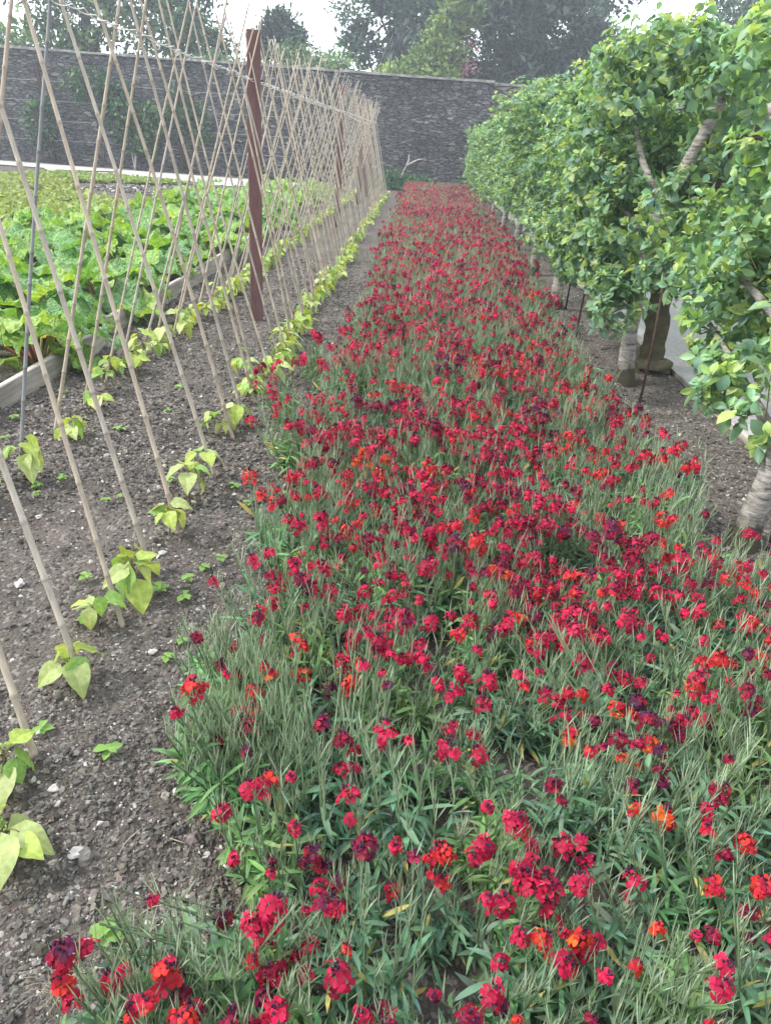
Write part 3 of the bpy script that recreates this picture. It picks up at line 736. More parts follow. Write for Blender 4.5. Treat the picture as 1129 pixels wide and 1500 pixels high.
# withered brown leaf and yellow leaf at the board
def odd_leaf(x, y, z, c, s, lab, nm='withered_leaf', rz=0., tilt=.3):
    tp = rhub_leaf(11).template(); g = Geo(); V = tp[0].copy(); V[:, 2] += .05 * vnoise(V, 16., 5)
    g.add(V * s, tp[1], C=np.tile(c, (len(V), 1)))
    o = g.build(nm, M['rhub'], loc=(x, y, z)); o.rotation_euler = (tilt, .3, rz); tag(o, lab, 'leaf'); return o
odd_leaf(-2.62, 8.6, .12, (.16, .06, .04), .8, 'withered reddish brown rhubarb leaf drooping behind the timber board', rz=1.2, tilt=-.4)
odd_leaf(-2.43, 5.15, .17, (.55, .42, .08), .42, 'yellowing leaf lying over the nearest timber board', 'yellow_leaf', rz=2.2)

# low plants in the far left beds (uncountable)
g = Geo(); V, Q = blade(.14, .09, 3, .6, .2, .5); tpb = (V, Q, np.zeros((0, 3), int), np.ones((len(V), 3)), np.zeros(len(Q), int), np.zeros(0, int))
def cover(n, poly, c, s, zmax):
    P = np.array(poly); lo, hi = P.min(0), P.max(0); x = rng.uniform(lo[0], hi[0], n * 3); y = rng.uniform(lo[1], hi[1], n * 3)
    ins = np.zeros(len(x), bool); j = len(P) - 1
    for i in range(len(P)):
        xi, yi, xj, yj = P[i, 0], P[i, 1], P[j, 0], P[j, 1]
        ins ^= ((yi > y) != (yj > y)) & (x < (xj - xi) * (y - yi) / (yj - yi + 1e-9) + xi); j = i
    ins &= vn2(x, y, 1.6, 21) > .33
    x, y = x[ins][:n], y[ins][:n]; k = len(x); d = rdirs(k); d[:, 2] = np.abs(d[:, 2]) * .8 + .1
    g.scatter(tpb, frames(np.c_[x, y, rng.uniform(.02, zmax, k)], d, rdirs(k) + [0, 0, 1.5], rng.uniform(.6, 1.3, k) * s), np.array(c) * rng.uniform(.7, 1.3, (k, 1)))
cover(15000, [(-13, 14.5), (-7.5, 12.5), (-6.8, 16.5), (-8.6, 19.5), (-9.6, 21.4), (-14, 20.4)], (.27, .33, .1), .8, .09)
cover(8000, [(-10.8, 21.3), (-9.0, 20.6), (-6.9, 21.9), (-6.6, 22.9), (-8., 23.3), (-10.6, 23.3)], (.25, .33, .1), .8, .08)
cover(3000, [(-8.0, 10.5), (-5.4, 11.5), (-5.3, 15.5), (-7.2, 17)], (.27, .34, .1), .9, .1)
tag(g.build('ground_cover', M['weed']), 'low yellowish green plants covering the far left beds', 'ground cover', kind='stuff')

# ------------------------------------------------------------------ wallflowers
def flower_tp(seed, size=1.):
    """one four-petalled flower facing +z, petal colour white so it can be tinted"""
    r = np.random.default_rng(seed); g = Geo()
    for k in range(4):
        a = k * PI / 2 + r.normal() * .15; L = .0135 * r.uniform(.85, 1.15); W = .0135 * r.uniform(.85, 1.15)
        V = []
        tilt = r.uniform(-.35, .45)
        for i, (yy, ww) in enumerate(((.0015, .12), (.45, .75), (.8, 1.), (1.0, .62))):
            for sx in (-1, 0, 1):
                V.append((sx * W * .5 * ww, L * yy - (abs(sx) * L * .08 if i == 3 else 0), L * (math.sin(tilt) * yy - .25 * yy ** 2 + .12 * abs(sx) * math.sin(i * 2 + seed + k))))
        V = np.array(V) * size; ca, sa = math.cos(a), math.sin(a)
        V = np.c_[V[:, 0] * ca - V[:, 1] * sa, V[:, 0] * sa + V[:, 1] * ca, V[:, 2]]
        Q = [(i * 3 + q, i * 3 + q + 1, i * 3 + 4 + q, i * 3 + 3 + q) for i in range(3) for q in range(2)]
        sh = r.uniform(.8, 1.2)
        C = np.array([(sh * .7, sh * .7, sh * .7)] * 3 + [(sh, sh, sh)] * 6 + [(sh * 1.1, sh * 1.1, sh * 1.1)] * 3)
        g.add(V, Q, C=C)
    return g.template()
ftp = [flower_tp(s) for s in range(6)]
PAL = {'crimson': [(.48, .011, .058), (.42, .009, .052), (.54, .018, .072), (.31, .007, .044)],
       'dark crimson': [(.24, .005, .032), (.19, .005, .034), (.32, .008, .042), (.12, .007, .042)],
       'scarlet': [(.5, .018, .03), (.47, .012, .036), (.56, .034, .026), (.42, .01, .045)],
       'orange-red': [(.54, .06, .016), (.46, .022, .022), (.6, .12, .02), (.38, .009, .03)],
       'purple-tinged': [(.22, .007, .034), (.11, .008, .042), (.3, .007, .03), (.08, .014, .05)]}
def bud_tp():
    V = IV0 * np.array([.0028, .0028, .006]); return Geo().add(V, T=IF0).template()
btp = bud_tp()
def head_geo(g, kind, r, origin=np.zeros(3), axis=np.array([0, 0, 1.]), size=1., nf=None, lod=0, loose=0.):
    n = nf or int(r.integers(9, 15)); R = .026 * size * (1 if n > 8 else .58)
    ph = np.arange(n) * 2.4 + r.random() * 6; f = (np.arange(n) + .5) / n; th = .35 + 1.15 * f + r.normal(size=n) * .12
    d = np.c_[np.cos(ph) * np.sin(th), np.sin(ph) * np.sin(th), np.cos(th)]
    Fm = frames(np.zeros((1, 3)), [np.cross(axis, [.3, 1., .2])], [axis], [1.])[0, :3, :3]
    pos = d * R * r.uniform(.8, 1.15, (n, 1)); pos[:, 2] = pos[:, 2] * .8 - .012 * f * size
    nd = norm(d + np.array([0, 0, .25]) + r.normal(size=(n, 3)) * .2)
    pos[:, 2] -= loose * r.random(n) ** 2 * size; pos = origin + pos @ Fm.T; nd = nd @ Fm.T
    Mx = frames(pos, np.cross(nd, rdirs(n, r)), nd, r.uniform(.85, 1.25, n) * size)
    pal = np.array(PAL[kind]); c = pal[r.integers(0, len(pal), n)] * r.uniform(.65, 1.3, (n, 1))
    w = r.integers(0, 6, n)
    for i in range(6): g.scatter(ftp[i], Mx[w == i], c[w == i], 1)
    nb = 5 if lod == 0 else 2
    bd = norm(np.c_[r.normal(size=(nb, 2)) * .35, np.ones(nb)]) @ Fm.T
    Mb = frames(origin + bd * R * .9, np.cross(bd, rdirs(nb, r)), bd, np.full(nb, size * 1.1))
    g.scatter(btp, Mb, np.array([(.055, .02, .05)]) * r.uniform(.6, 1.6, (nb, 1)), 1)

def wl_tp(L, W, seg, dr): 
    V, Q = blade(L, W, seg, dr, .18, .5); return (V, Q, np.zeros((0, 3), int), np.ones((len(V), 3)), np.zeros(len(Q), int), np.zeros(0, int))
LEAFT = [wl_tp(.08, .0128, 4, d) for d in (.2, .5, .95)]; LEAFS = [wl_tp(.075, .011, 2, d) for d in (.2, .6)]
PODT = wl_tp(.066, .0027, 2, .08); 
GREENS = np.array([(.1, .225, .095), (.125, .26, .1), (.11, .225, .13), (.155, .285, .1), (.14, .25, .15)])
def wallflower(seed, nst, height, spread, lush, heads=True, lod=0):
    """returns (foliage Geo, [(pos, axis)] of the flowering stem tips)"""
    r = np.random.default_rng(seed); g = Geo(); tips = []
    hue = GREENS[r.integers(0, 5)]
    leanv = r.normal(size=2) * .05
    for s in range(nst):
        az = s * 2.4 + r.normal() * .5; out = spread * math.sqrt((s + .5) / nst) * r.uniform(.7, 1.2); h = height * r.uniform(.72, 1.1) * (1 - .15 * (s / nst))
        b = np.array([math.cos(az) * .018, math.sin(az) * .018, -.02]); e = np.array([math.cos(az) * out + leanv[0], math.sin(az) * out + leanv[1], h])
        k = np.array([math.cos(az) * out * .86, math.sin(az) * out * .86, h * .45])
        P = spline([b, k, e], 7 if lod == 0 else 4)
        V, Q, T = tube(P, np.linspace(.0032, .0017, len(P)), 4 if lod == 0 else 3, cap=False)
        pale = np.array([.16, .24, .13]) * r.uniform(.8, 1.2)
        g.add(V, Q, C=pale)
        nl = int(lush * r.uniform(.7, 1.3)); u = r.uniform(.06, .6, nl); pos = np.array([P[0] + 0 * P[0]] * nl)
        seg = u * (len(P) - 1); i0 = seg.astype(int); ff = (seg - i0)[:, None]; pos = P[i0] * (1 - ff) + P[np.minimum(i0 + 1, len(P) - 1)] * ff
        la = r.uniform(0, 2 * PI, nl); el = r.uniform(-.2, 1.15, nl)
        d = np.c_[np.cos(la) * np.cos(el), np.sin(la) * np.cos(el), np.sin(el)]
        c = hue * r.uniform(.7, 1.35, (nl, 1)) * (1 + .25 * r.normal(size=(nl, 3)) * .4)
        yel = r.random(nl) < .035; c[yel] = np.array([.42, .36, .1]) * r.uniform(.7, 1.2, (yel.sum(), 1))
        tl = LEAFT if lod == 0 else LEAFS; w = r.integers(0, len(tl), nl); Mx = frames(pos, d, np.tile([0, 0, 1.], (nl, 1)) + r.normal(size=(nl, 3)) * .3, r.uniform(.55, 1.15, nl) * (1 if lod == 0 else 1.15))
        for i, t in enumerate(tl): g.scatter(t, Mx[w == i], c[w == i], 0)
        npd = int(r.integers(8, 15)) if lod == 0 else int(r.integers(8, 13)); u = r.uniform(.5, .97, npd); seg = u * (len(P) - 1); i0 = np.minimum(seg.astype(int), len(P) - 2); ff = (seg - i0)[:, None]
        pos = P[i0] * (1 - ff) + P[i0 + 1] * ff; la = r.uniform(0, 2 * PI, npd); el = r.uniform(1.08, 1.54, npd)
        d = np.c_[np.cos(la) * np.cos(el), np.sin(la) * np.cos(el), np.sin(el)]
        g.scatter(PODT, frames(pos, d, rdirs(npd, r), r.uniform(.7, 1.3, npd) * (1 if lod == 0 else 1.25)), np.array([(.29, .37, .26)]) * r.uniform(.7, 1.3, (npd, 1)), 0)
        tips.append((e, norm(norm(P[-1] - P[-2]) + np.array([0, 0, .6]))))
    return g, tips

# shared meshes of the individual plants
FOL = []
for s in range(14):
    tall = .285 + .02 * (s % 5) + .01 * (s % 3)
    g, tips = wallflower(4000 + s, 15 + s % 5, tall, .115 + .012 * (s % 4), 12)
    FOL.append((g.mesh('wallflower_foliage', [M['wleaf'], M['petal']]), tips))
TUFT = []
for s in range(3):      # leafy tufts, hardly flowering, at the left edge
    g, tips = wallflower(4100 + s, 22, .36, .1, 16)
    TUFT.append((g.mesh('wallflower_foliage', [M['wleaf'], M['petal']]), tips))
HEADS = {}
for kind in PAL:
    HEADS[kind] = []
    for s in range(8):
        g = Geo(); r = np.random.default_rng(5000 + s + 17 * list(PAL).index(kind))
        head_geo(g, kind, r, nf=[6, 9, 12, 5, 7, 14, 6, 10][s], loose=[.0, .02, .03, .0, .0, .03, .0, .05][s]); HEADS[kind].append(g.mesh('flower_head', [M['wleaf'], M['petal']]))

pl = []       # (x, y, edge)
y = .72; row = 0
while y < 27.6:
    step = .19
    x = float(np.interp(y, [0, 2, 5, 12, 25], [-.42, -.42, -.52, -.68, -.8])) + (row % 2) * .1
    xr = float(np.interp(y, [0, 2, 4, 8, 13, 25], [1.5, 1.42, 1.3, 1.36, 1.46, 1.6]))
    while x < xr:
        pl.append((x + rng.normal() * .035, y + rng.normal() * .04)); x += .192
    y += step; row += 1
pl = np.array(pl)
# ragged front-left corner: bare soil in front
keep = pl[:, 0] > np.interp(pl[:, 1], [.6, .9, .97, 1.12, 1.2, 1.34, 1.4, 1.5], [-.44, -.44, -.18, -.16, -.22, -.3, -.42, -.46])
keep &= vn2(pl[:, 0], pl[:, 1], 2.3, 36) > np.where((pl[:, 1] < 1.6) & (pl[:, 0] < .2), .12, .06)
pl = pl[keep]
extra = [(-.43, 1.45), (-.37, 1.4), (-.31, 1.37), (-.41, 1.62), (-.47, 1.72), (-.32, 1.53), (-.26, 1.33), (-.40, .80), (-.34, .74), (-.22, .82), (-.15, .76), (-.24, 1.16), (-.58, 3.6), (-.72, 4.2), (-.66, 5.2)]
pl = np.concatenate([pl, extra])
order = np.argsort(np.hypot(pl[:, 0], pl[:, 1])); pl = pl[order]
NIND = 296
bloom = vn2(pl[:, 0], pl[:, 1], 1.5, 51) * .65 + vn2(pl[:, 0], pl[:, 1], 4., 52) * .35
hot = vn2(pl[:, 0], pl[:, 1], 1.9, 61)
plants = []
for i, (x, y) in enumerate(pl):
    q = rng.random(); hf = hot[i]
    warm = (x > .35 and .55 < y < 6)
    if hf > .6 and q < (.5 if warm else .2): kind = 'orange-red' if rng.random() < .35 else 'scarlet'
    elif q < .10: kind = 'scarlet'
    elif q < .14 + (.1 if y < 1.4 else 0): kind = 'purple-tinged'
    elif q < .3 + (.24 if y < 1.4 else 0): kind = 'dark crimson'
    else: kind = 'crimson'
    dens = (3.2 + 15. * max(0, bloom[i] - .28) * (1.15 if y > 1.7 else .9)) * (1. if y < 7 else .82)
    nh = int(np.clip(rng.normal(dens * (1.35 if 1.2 < y < 4.2 else 1.), 1.6), 2 if y < 4 else 0, 13))
    if y < 1.3: nh = max(4, min(nh + 1, 9))
    plants.append([x, y, kind, nh])
def near(x, y): return min(range(NIND), key=lambda i: (plants[i][0] - x) ** 2 + (plants[i][1] - y) ** 2)
for x, y, k, n in [(-.35, .72, 'dark crimson', 4), (-.40, .80, 'dark crimson', 1), (-.22, .82, 'crimson', 4), (.63, .87, 'crimson', 5), (.46, .83, 'orange-red', 2)]:
    i = near(x, y); plants[i][2] = k; plants[i][3] = n
infos = []
zone = lambda x: 'at left edge' if x < -.3 else 'left of middle' if x < .12 else 'in middle' if x < .62 else 'right of middle' if x < 1.1 else 'at right edge'
for i, (x, y, kind, nh) in enumerate(plants[:NIND]):
    tuft = (x < -.28 and 1.3 < y < 2.0)
    if tuft: nh = min(nh, 2); 
    me, tips = TUFT[i % 3] if tuft else FOL[int(rng.integers(0, 14))]
    rz = rng.random() * 2 * PI; sc = rng.uniform(.88, 1.14)
    if y < 1.2: sc *= .92
    root = empty('wallflower', (x, y, float(ground_z(x, y)[0])), rz); root.scale = (sc, sc, sc)
    link('foliage', me, root)
    for t in rng.permutation(len(tips))[:nh]:
        e, ax = tips[t]
        kk = kind if rng.random() < .8 else rng.choice(['crimson', 'dark crimson', 'scarlet', 'purple-tinged'])
        o = link('flower_head', HEADS[kk][int(rng.integers(0, 8))], root)
        o.matrix_local = Matrix(frames([e], [np.cross(ax, [math.cos(t), math.sin(t), .1])], [ax], [rng.uniform(.6, 1.1) if y < 3. else rng.uniform(.7, 1.25)])[0].tolist())
        if kk != kind: o['label'] = '%s flower head' % kk
    infos.append((root, x, y, kind, nh, sc, tuft))
num = ['no', 'one', 'two', 'three', 'four', 'five', 'six', 'seven', 'eight', 'nine', 'ten', 'eleven', 'twelve', 'thirteen']
labs = {}
for it in infos:
    root, x, y, kind, nh, sc, tuft = it
    base = 'tufted wallflower' if tuft else 'wallflower'
    where = 'before the first cane' if y < 1.4 else 'by the %s flower-side cane' % nearest_ord(y, right_feet[:30])
    if nh == 0: lab = 'leafy flowerless %s %s, %s' % (base, zone(x), where)
    else: lab = '%s %s with %s head%s %s, %s' % (kind, base, num[nh], '' if nh == 1 else 's', zone(x), where)
    labs.setdefault(lab, []).append(it)
for lab, its in labs.items():
    its.sort(key=lambda t: t[2])
    pre = [''] if len(its) == 1 else ['nearer ', 'farther '] if len(its) == 2 else ['nearest ', 'middle ', 'farthest '] if len(its) == 3 else ['nearest '] + [''] * (len(its) - 2) + ['farthest ']
    for p_, it in zip(pre, its): tag(it[0], p_ + lab, 'wallflower', 'wallflowers in the long bed')
# the rest of the bed, too many to count: one mass
g = Geo()
FT = []
for s in range(10):
    q, tips = wallflower(6000 + s, 11, .29 + .012 * (s % 4), .12, 8, lod=1); FT.append((q.template(), tips))
HT = {k: [] for k in PAL}
for k in PAL:
    for s in range(3):
        q = Geo(); head_geo(q, k, np.random.default_rng(7000 + s), nf=(8, 6, 9)[s], lod=1); HT[k].append(q.template())
rest = plants[NIND:]
Mf = {s: [] for s in range(10)}; Mh = {(k, s): [] for k in PAL for s in range(3)}
for x, y, kind, nh in rest:
    s = int(rng.integers(0, 10)); a = rng.random() * 6.28; sc = rng.uniform(.92, 1.16)
    A = np.array([[math.cos(a) * sc, -math.sin(a) * sc, 0, x], [math.sin(a) * sc, math.cos(a) * sc, 0, y], [0, 0, sc, float(ground_z(x, y)[0])], [0, 0, 0, 1]])
    Mf[s].append(A); tips = FT[s][1]
    if -.35 < x - .0 < .1 and 19.2 < y < 20.6: kind = 'orange-red'; nh = 8
    elif kind == 'orange-red' and y > 9: kind = 'crimson'
    nh = min(nh, 10)
    for t in rng.permutation(len(tips))[:nh]:
        e, ax = tips[t]; Bm = frames([e], [np.cross(ax, [1, .2, .1])], [ax], [rng.uniform(.9, 1.35)])[0]
        Mh[(kind, int(rng.integers(0, 3)))].append(A @ Bm)
for s in Mf:
    if Mf[s]: g.scatter(FT[s][0], np.array(Mf[s]), rng.uniform(.85, 1.15, (len(Mf[s]), 1)) * np.ones((1, 3)))
for (k, s), L_ in Mh.items():
    if L_: g.scatter(HT[k][s], np.array(L_), rng.uniform(.75, 1.3, (len(L_), 1)) * np.array([[1., .85, 1.35]]))
tag(g.build('wallflower_mass', [M['wleaf'], M['petal']]), 'dense far stretch of dark red wallflowers running to the wall', 'wallflowers', kind='stuff')

# ------------------------------------------------------------------ apple trees
def apple_leaf(L, W, fold, curl):
    V, Q = blade(L, W, 4, curl, fold, .48)
    return (V, Q, np.zeros((0, 3), int), np.ones((len(V), 3)), np.zeros(len(Q), int), np.zeros(0, int))
ALT = [apple_leaf(.075, .047, .16, .5), apple_leaf(.07, .05, .08, .9), apple_leaf(.08, .045, .25, .25)]
for (L_, W_, fo_, cu_, tw_) in ((.072, .04, .42, .7, .5), (.062, .046, .05, 1.3, -.4), (.085, .042, .3, .15, .8)):
    V, Q = blade(L_, W_, 4, cu_, fo_, .45, tw_); V[:, 2] += .004 * np.sin(V[:, 1] * 210 + V[:, 0] * 60) * (np.abs(V[:, 0]) > .004)
    ALT.append((V, Q, np.zeros((0, 3), int), np.ones((len(V), 3)), np.zeros(len(Q), int), np.zeros(0, int)))
ALT2 = []
for (a, b, c, d) in ((.08, .055, .16, .5), (.075, .055, .1, .9), (.07, .042, .4, .7)):
    V, Q = blade(a, b, 2, d, c, .5); ALT2.append((V, Q, np.zeros((0, 3), int), np.ones((len(V), 3)), np.zeros(len(Q), int), np.zeros(0, int)))
OLD = np.array([(.145, .265, .16), (.185, .31, .165), (.13, .24, .175), (.225, .345, .2)]); YNG = np.array([(.33, .46, .14), (.4, .52, .17), (.29, .43, .14), (.45, .55, .24)])
def crown_geo(r, blobs, n, big=False):
    """blobs: (cx,cy,cz,rx,ry,rz) ellipsoids filled with rosettes of leaves, thicker outwards"""
    g = Geo(); B_ = np.array(blobs, float); vol = B_[:, 3] * B_[:, 4] * B_[:, 5]; cnt = np.maximum(1, (n * vol ** .8 / (vol ** .8).sum()).astype(int))
    P = []; O = []
    for b, c in zip(B_, cnt):
        d = rdirs(c, r); rad = np.clip(1 - .5 * r.random(c) ** 1.6, 0, 1)
        lump = .78 + .5 * vnoise(d * 1.6 + b[:3], 1.2, 5)
        P.append(b[:3] + d * (rad * lump)[:, None] * b[3:6]); O.append(norm(d / b[3:6] * b[3:6].mean()))
    P = np.concatenate(P); O = np.concatenate(O)
    ok = (vnoise(P, 4.2, 91) > (.39 if big else .35)) & (P[:, 2] > .32); P, O = P[ok], O[ok]; m_ = len(P)
    hue = vnoise(P, 2.2, 17)
    axis = norm(O * .9 + [0, 0, .75] + r.normal(size=(m_, 3)) * .45)
    long_ = (r.random(m_) < .13) & (axis[:, 2] > .1); ext = r.uniform(.05, .15, m_) * long_
    for i in np.nonzero(long_)[0]:
        V, Q, T = tube([P[i] - axis[i] * .08, P[i] + axis[i] * (ext[i] + .02)], [.0032, .0018], 4, cap=False); g.add(V, Q, C=(.2, .17, .1))
        ks = int(ext[i] / .035); 
        for q in range(ks):
            a_ = q * 2.4 + i; d = np.array([math.cos(a_), math.sin(a_), .35]); g.scatter(ALT2[0], frames([P[i] + axis[i] * (.02 + .035 * q)], [d], [axis[i]], [r.uniform(.5, .8)]), YNG[q % 4][None] * .9)
    P = P + axis * ext[:, None]
    young = r.random(m_) < .42 + .6 * (hue - .4)
    for k in range(8):
        az = k * 2.4 + r.random(m_) * .8; el = .1 + .14 * k - .25 + r.normal(size=m_) * .3
        Fx = frames(P, np.cross(axis, rdirs(m_, r)), axis, np.ones(m_))[:, :3, :3]
        dl = np.c_[np.cos(az) * np.cos(el), np.sin(az) * np.cos(el), np.sin(el)]
        d = np.einsum('nij,nj->ni', Fx, dl); up = axis + r.normal(size=(m_, 3)) * .35
        tip = k >= 5
        c = np.where((young & (k >= 4))[:, None], YNG[r.integers(0, 4, m_)], OLD[r.integers(0, 4, m_)] * (1.5 if tip else 1.)) * r.uniform(.75, 1.3, (m_, 1))
        s = r.uniform(.5, 1.2, m_) * (.72 if tip else 1.05) * (1.08 if big else .98)
        pos = P + axis * (.006 * k) + d * .008
        tl = ALT if big else ALT2; w = r.integers(0, len(tl), m_); Mx = frames(pos, d, up, s)
        for i, t in enumerate(tl): g.scatter(t, Mx[w == i], c[w == i])
    return g
def hedge_blobs(r, n=30, lo=.5):
    """an espalier-like tree: layered tiers either side of the trunk, domed over the top"""
    out = []
    for z, w, hl in ((.96, .36, 1.1), (1.25, .46, 1.24), (1.6, .5, 1.28), (2.0, .46, 1.18), (2.3, .34, .95)):
        for yy in np.linspace(-hl, hl, 6):
            sgn = 1 if r.random() < .5 else -1
            for sgn in (-1, 1):
                out.append((.12 * (z - .8) + sgn * w * .42 + r.normal() * .06, yy + r.normal() * .09, z + r.normal() * .08, r.uniform(.2, .3), r.uniform(.24, .36), r.uniform(.2, .28)))
    return out
def trunk_geo(pts, r0, r1, n=14, sides=9, foot=.18, wob=.08, wf=9.):
    P = spline(pts, n); rr = np.linspace(r0, r1, n); hh = P[:, 2]
    rr = rr * (1 + .55 * np.exp(-np.clip(hh, 0, 9) / .06))
    V, Q, T = tube(P, rr, sides)
    k = len(P) * sides; ctr = np.repeat(P, sides, 0); V[:k] = ctr + (V[:k] - ctr) * (1 + wob * 2 * (vnoise(V[:k] * [1, 1, .6], wf, 4) - .5))[:, None]
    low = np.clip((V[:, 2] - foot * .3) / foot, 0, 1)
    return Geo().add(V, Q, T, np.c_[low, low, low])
def apple_tree(x, y, label, trunk_pts, limbs, crown_me, r0=.062, rz=0., bark='bark', flip=False, group='apple trees along the flower bed'):
    root = empty('apple_tree', (x, y, 0), 0)
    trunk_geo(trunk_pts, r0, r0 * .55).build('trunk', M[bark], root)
    for L_ in limbs:
        P = spline(L_, 8); V, Q, T = tube(P, np.linspace(r0 * .5, r0 * .18, 8), 7)
        Geo().add(V, Q, T, (1, 1, 1)).build('limb', M[bark], root)
    c = link('crown', crown_me, root); c.rotation_euler = (0, 0, rz)
    tag(root, label, 'apple tree', group)
    return root
def std_limbs(r):
    out = []
    for z in (.75, 1.15, 1.55, 1.9):
        for s in (-1, 1):
            L_ = r.uniform(.8, 1.2); out.append([(.06 * z, 0, z), (.06 * z + r.normal() * .08, s * L_ * .5, z + .1 + r.normal() * .04), (.06 * z + r.normal() * .12, s * L_, z + .18 + r.normal() * .06)])
    return out
far_crowns = []
for s in range(3):
    r = np.random.default_rng(800 + s); far_crowns.append(crown_geo(r, hedge_blobs(r), 2600).mesh('apple_crown', M['apple']))
# nearest tree: crown reaches away from the camera, big leaves; its trunk leans out of the frame
r = np.random.default_rng(61)
c1 = crown_geo(r, [(-.02, .72, .95, .2, .3, .18), (.0, .98, 1.05, .22, .3, .2), (-.1, .42, .74, .13, .18, .14), (.0, .5, .75, .2, .3, .2), (-.1, .3, .62, .14, .2, .16), (-.05, 1.2, 1.22, .24, .3, .2), (.12, .9, 1.35, .22, .3, .2), (-.02, .5, 1.25, .24, .3, .26),
                   (.1, 1.05, 1.62, .2, .3, .18), (.1, .5, 1.7, .25, .4, .25), (.06, 1.15, 2.05, .26, .4, .2), (.1, .4, 2.1, .28, .45, .22), (.1, 1.3, 2.22, .22, .4, .14), (.3, .8, .95, .25, .4, .3), (.3, .6, 1.5, .25, .5, .4), (.1, -.3, 1.2, .3, .5, .4), (.1, -.5, 1.8, .3, .5, .4),
                   (-.05, .05, .62, .13, .16, .14)], 1500, True).mesh('apple_crown', M['apple'])
apple_tree(1.63, 3.1, 'nearest apple tree, pale banded trunk leaning out at the photo edge', [(0, 0, -.1), (0, 0, .1), (.03, .02, .4), (.08, .1, .8), (.13, .25, 1.3), (.15, .4, 2.)],
           [[(.04, .04, .5), (-.05, .4, .7), (-.12, .8, .88)], [(.08, .1, .9), (0, .6, 1.05), (-.04, 1.1, 1.2)], [(.12, .22, 1.2), (.05, .8, 1.6), (.05, 1.3, 2.0)]], c1, .06)
# second tree: leaning trunk with the bare limb showing through
r = np.random.default_rng(62)
c2 = crown_geo(r, [(-.3, -.35, .62, .17, .24, .2), (-.2, -.1, .78, .2, .24, .18), (-.28, .2, .9, .25, .35, .22), (-.3, .75, .95, .26, .36, .28), (-.05, -.55, .95, .2, .26, .14), (.1, -.75, 1.05, .2, .3, .16), (-.24, -.1, 1.22, .24, .4, .2), (-.3, .55, 1.35, .26, .4, .26),
                   (-.3, .35, 1.5, .2, .26, .13), (-.32, .9, 1.7, .25, .42, .28), (-.26, .45, 1.85, .22, .32, .18), (-.14, -.25, 2.2, .26, .4, .13), (-.15, .5, 2.2, .26, .42, .2), (-.1, 1.0, 2.2, .28, .4, .24), (.22, .2, 1.15, .22, .5, .25), (.3, .5, 1.75, .24, .5, .3), (.05, -.8, 2.0, .26, .35, .18),
                   (.2, -.2, 2.15, .28, .5, .16), (.05, 1.1, 1.3, .3, .35, .45), (-.05, -.6, 1.4, .14, .26, .12), (.25, .8, 2.2, .26, .5, .2), (-.2, 1.15, .8, .25, .3, .25)], 2150, True).mesh('apple_crown', M['apple'])
apple_tree(1.7, 5.75, 'second apple tree from the camera, pale trunk with bare leaning upper limb', [(.01, 0, -.1), (.01, 0, .08), (-.02, 0, .35), (-.02, 0, .68), (.0, 0, 1.25), (.12, 0, 1.55), (.25, .02, 1.95), (.3, .05, 2.2)],
           [[(-.01, 0, .55), (-.15, -.2, .62), (-.28, -.35, .6)], [(0, 0, 1.0), (-.1, .5, 1.2), (-.2, 1.0, 1.3)], [(.0, 0, 1.3), (-.15, .2, 1.6), (-.2, .5, 1.95)], [(0, 0, .8), (.0, -.4, .95), (.1, -.8, 1.05)]], c2, .066)
names = ['third', 'fourth', 'fifth', 'sixth', 'seventh', 'eighth', 'farthest']
for k, nm in enumerate(names):
    y = 8.4 + 2.65 * k; r = np.random.default_rng(900 + k)
    tp_ = [(0, 0, -.1), (0, 0, .1), (.03 + r.normal() * .02, r.normal() * .03, .5), (.1, r.normal() * .05, 1.1), (.16, 0, 1.7), (.2, 0, 2.2)]
    if k == 0: tp_ = [(-.06, .1, -.1), (-.06, .1, .1), (-.05, .1, .45), (.08, .15, .95), (.3, .3, 1.35), (.42, .3, 2.)]
    o = apple_tree(1.66 + (.03 * k if k < 4 else .1), y, '%s apple tree in the row right of the flower bed, dense leafy wall' % nm if k < 6 else 'farthest apple tree of the row, close to the stone wall', tp_, std_limbs(r), far_crowns[k % 3], .07, PI if k % 2 else 0.)
    o.scale = (1.04, 1.0, (.95, .9, .85, .815, .79, .775, .76)[k])
# row beyond the path
for k, nm in enumerate(['nearest', 'second', 'third', 'fourth', 'farthest']):
    r = np.random.default_rng(960 + k)
    o = apple_tree(4.35, 5.2 + 2.7 * k, '%s apple tree of the second row, beyond the gravel path' % nm, [(0, 0, -.1), (0, 0, .1), (.0, 0, .5), (.05, 0, 1.1), (.1, 0, 2.)], std_limbs(r), far_crowns[(k + 1) % 3], .07, 0 if k % 2 else PI, group='apple trees beyond the path')
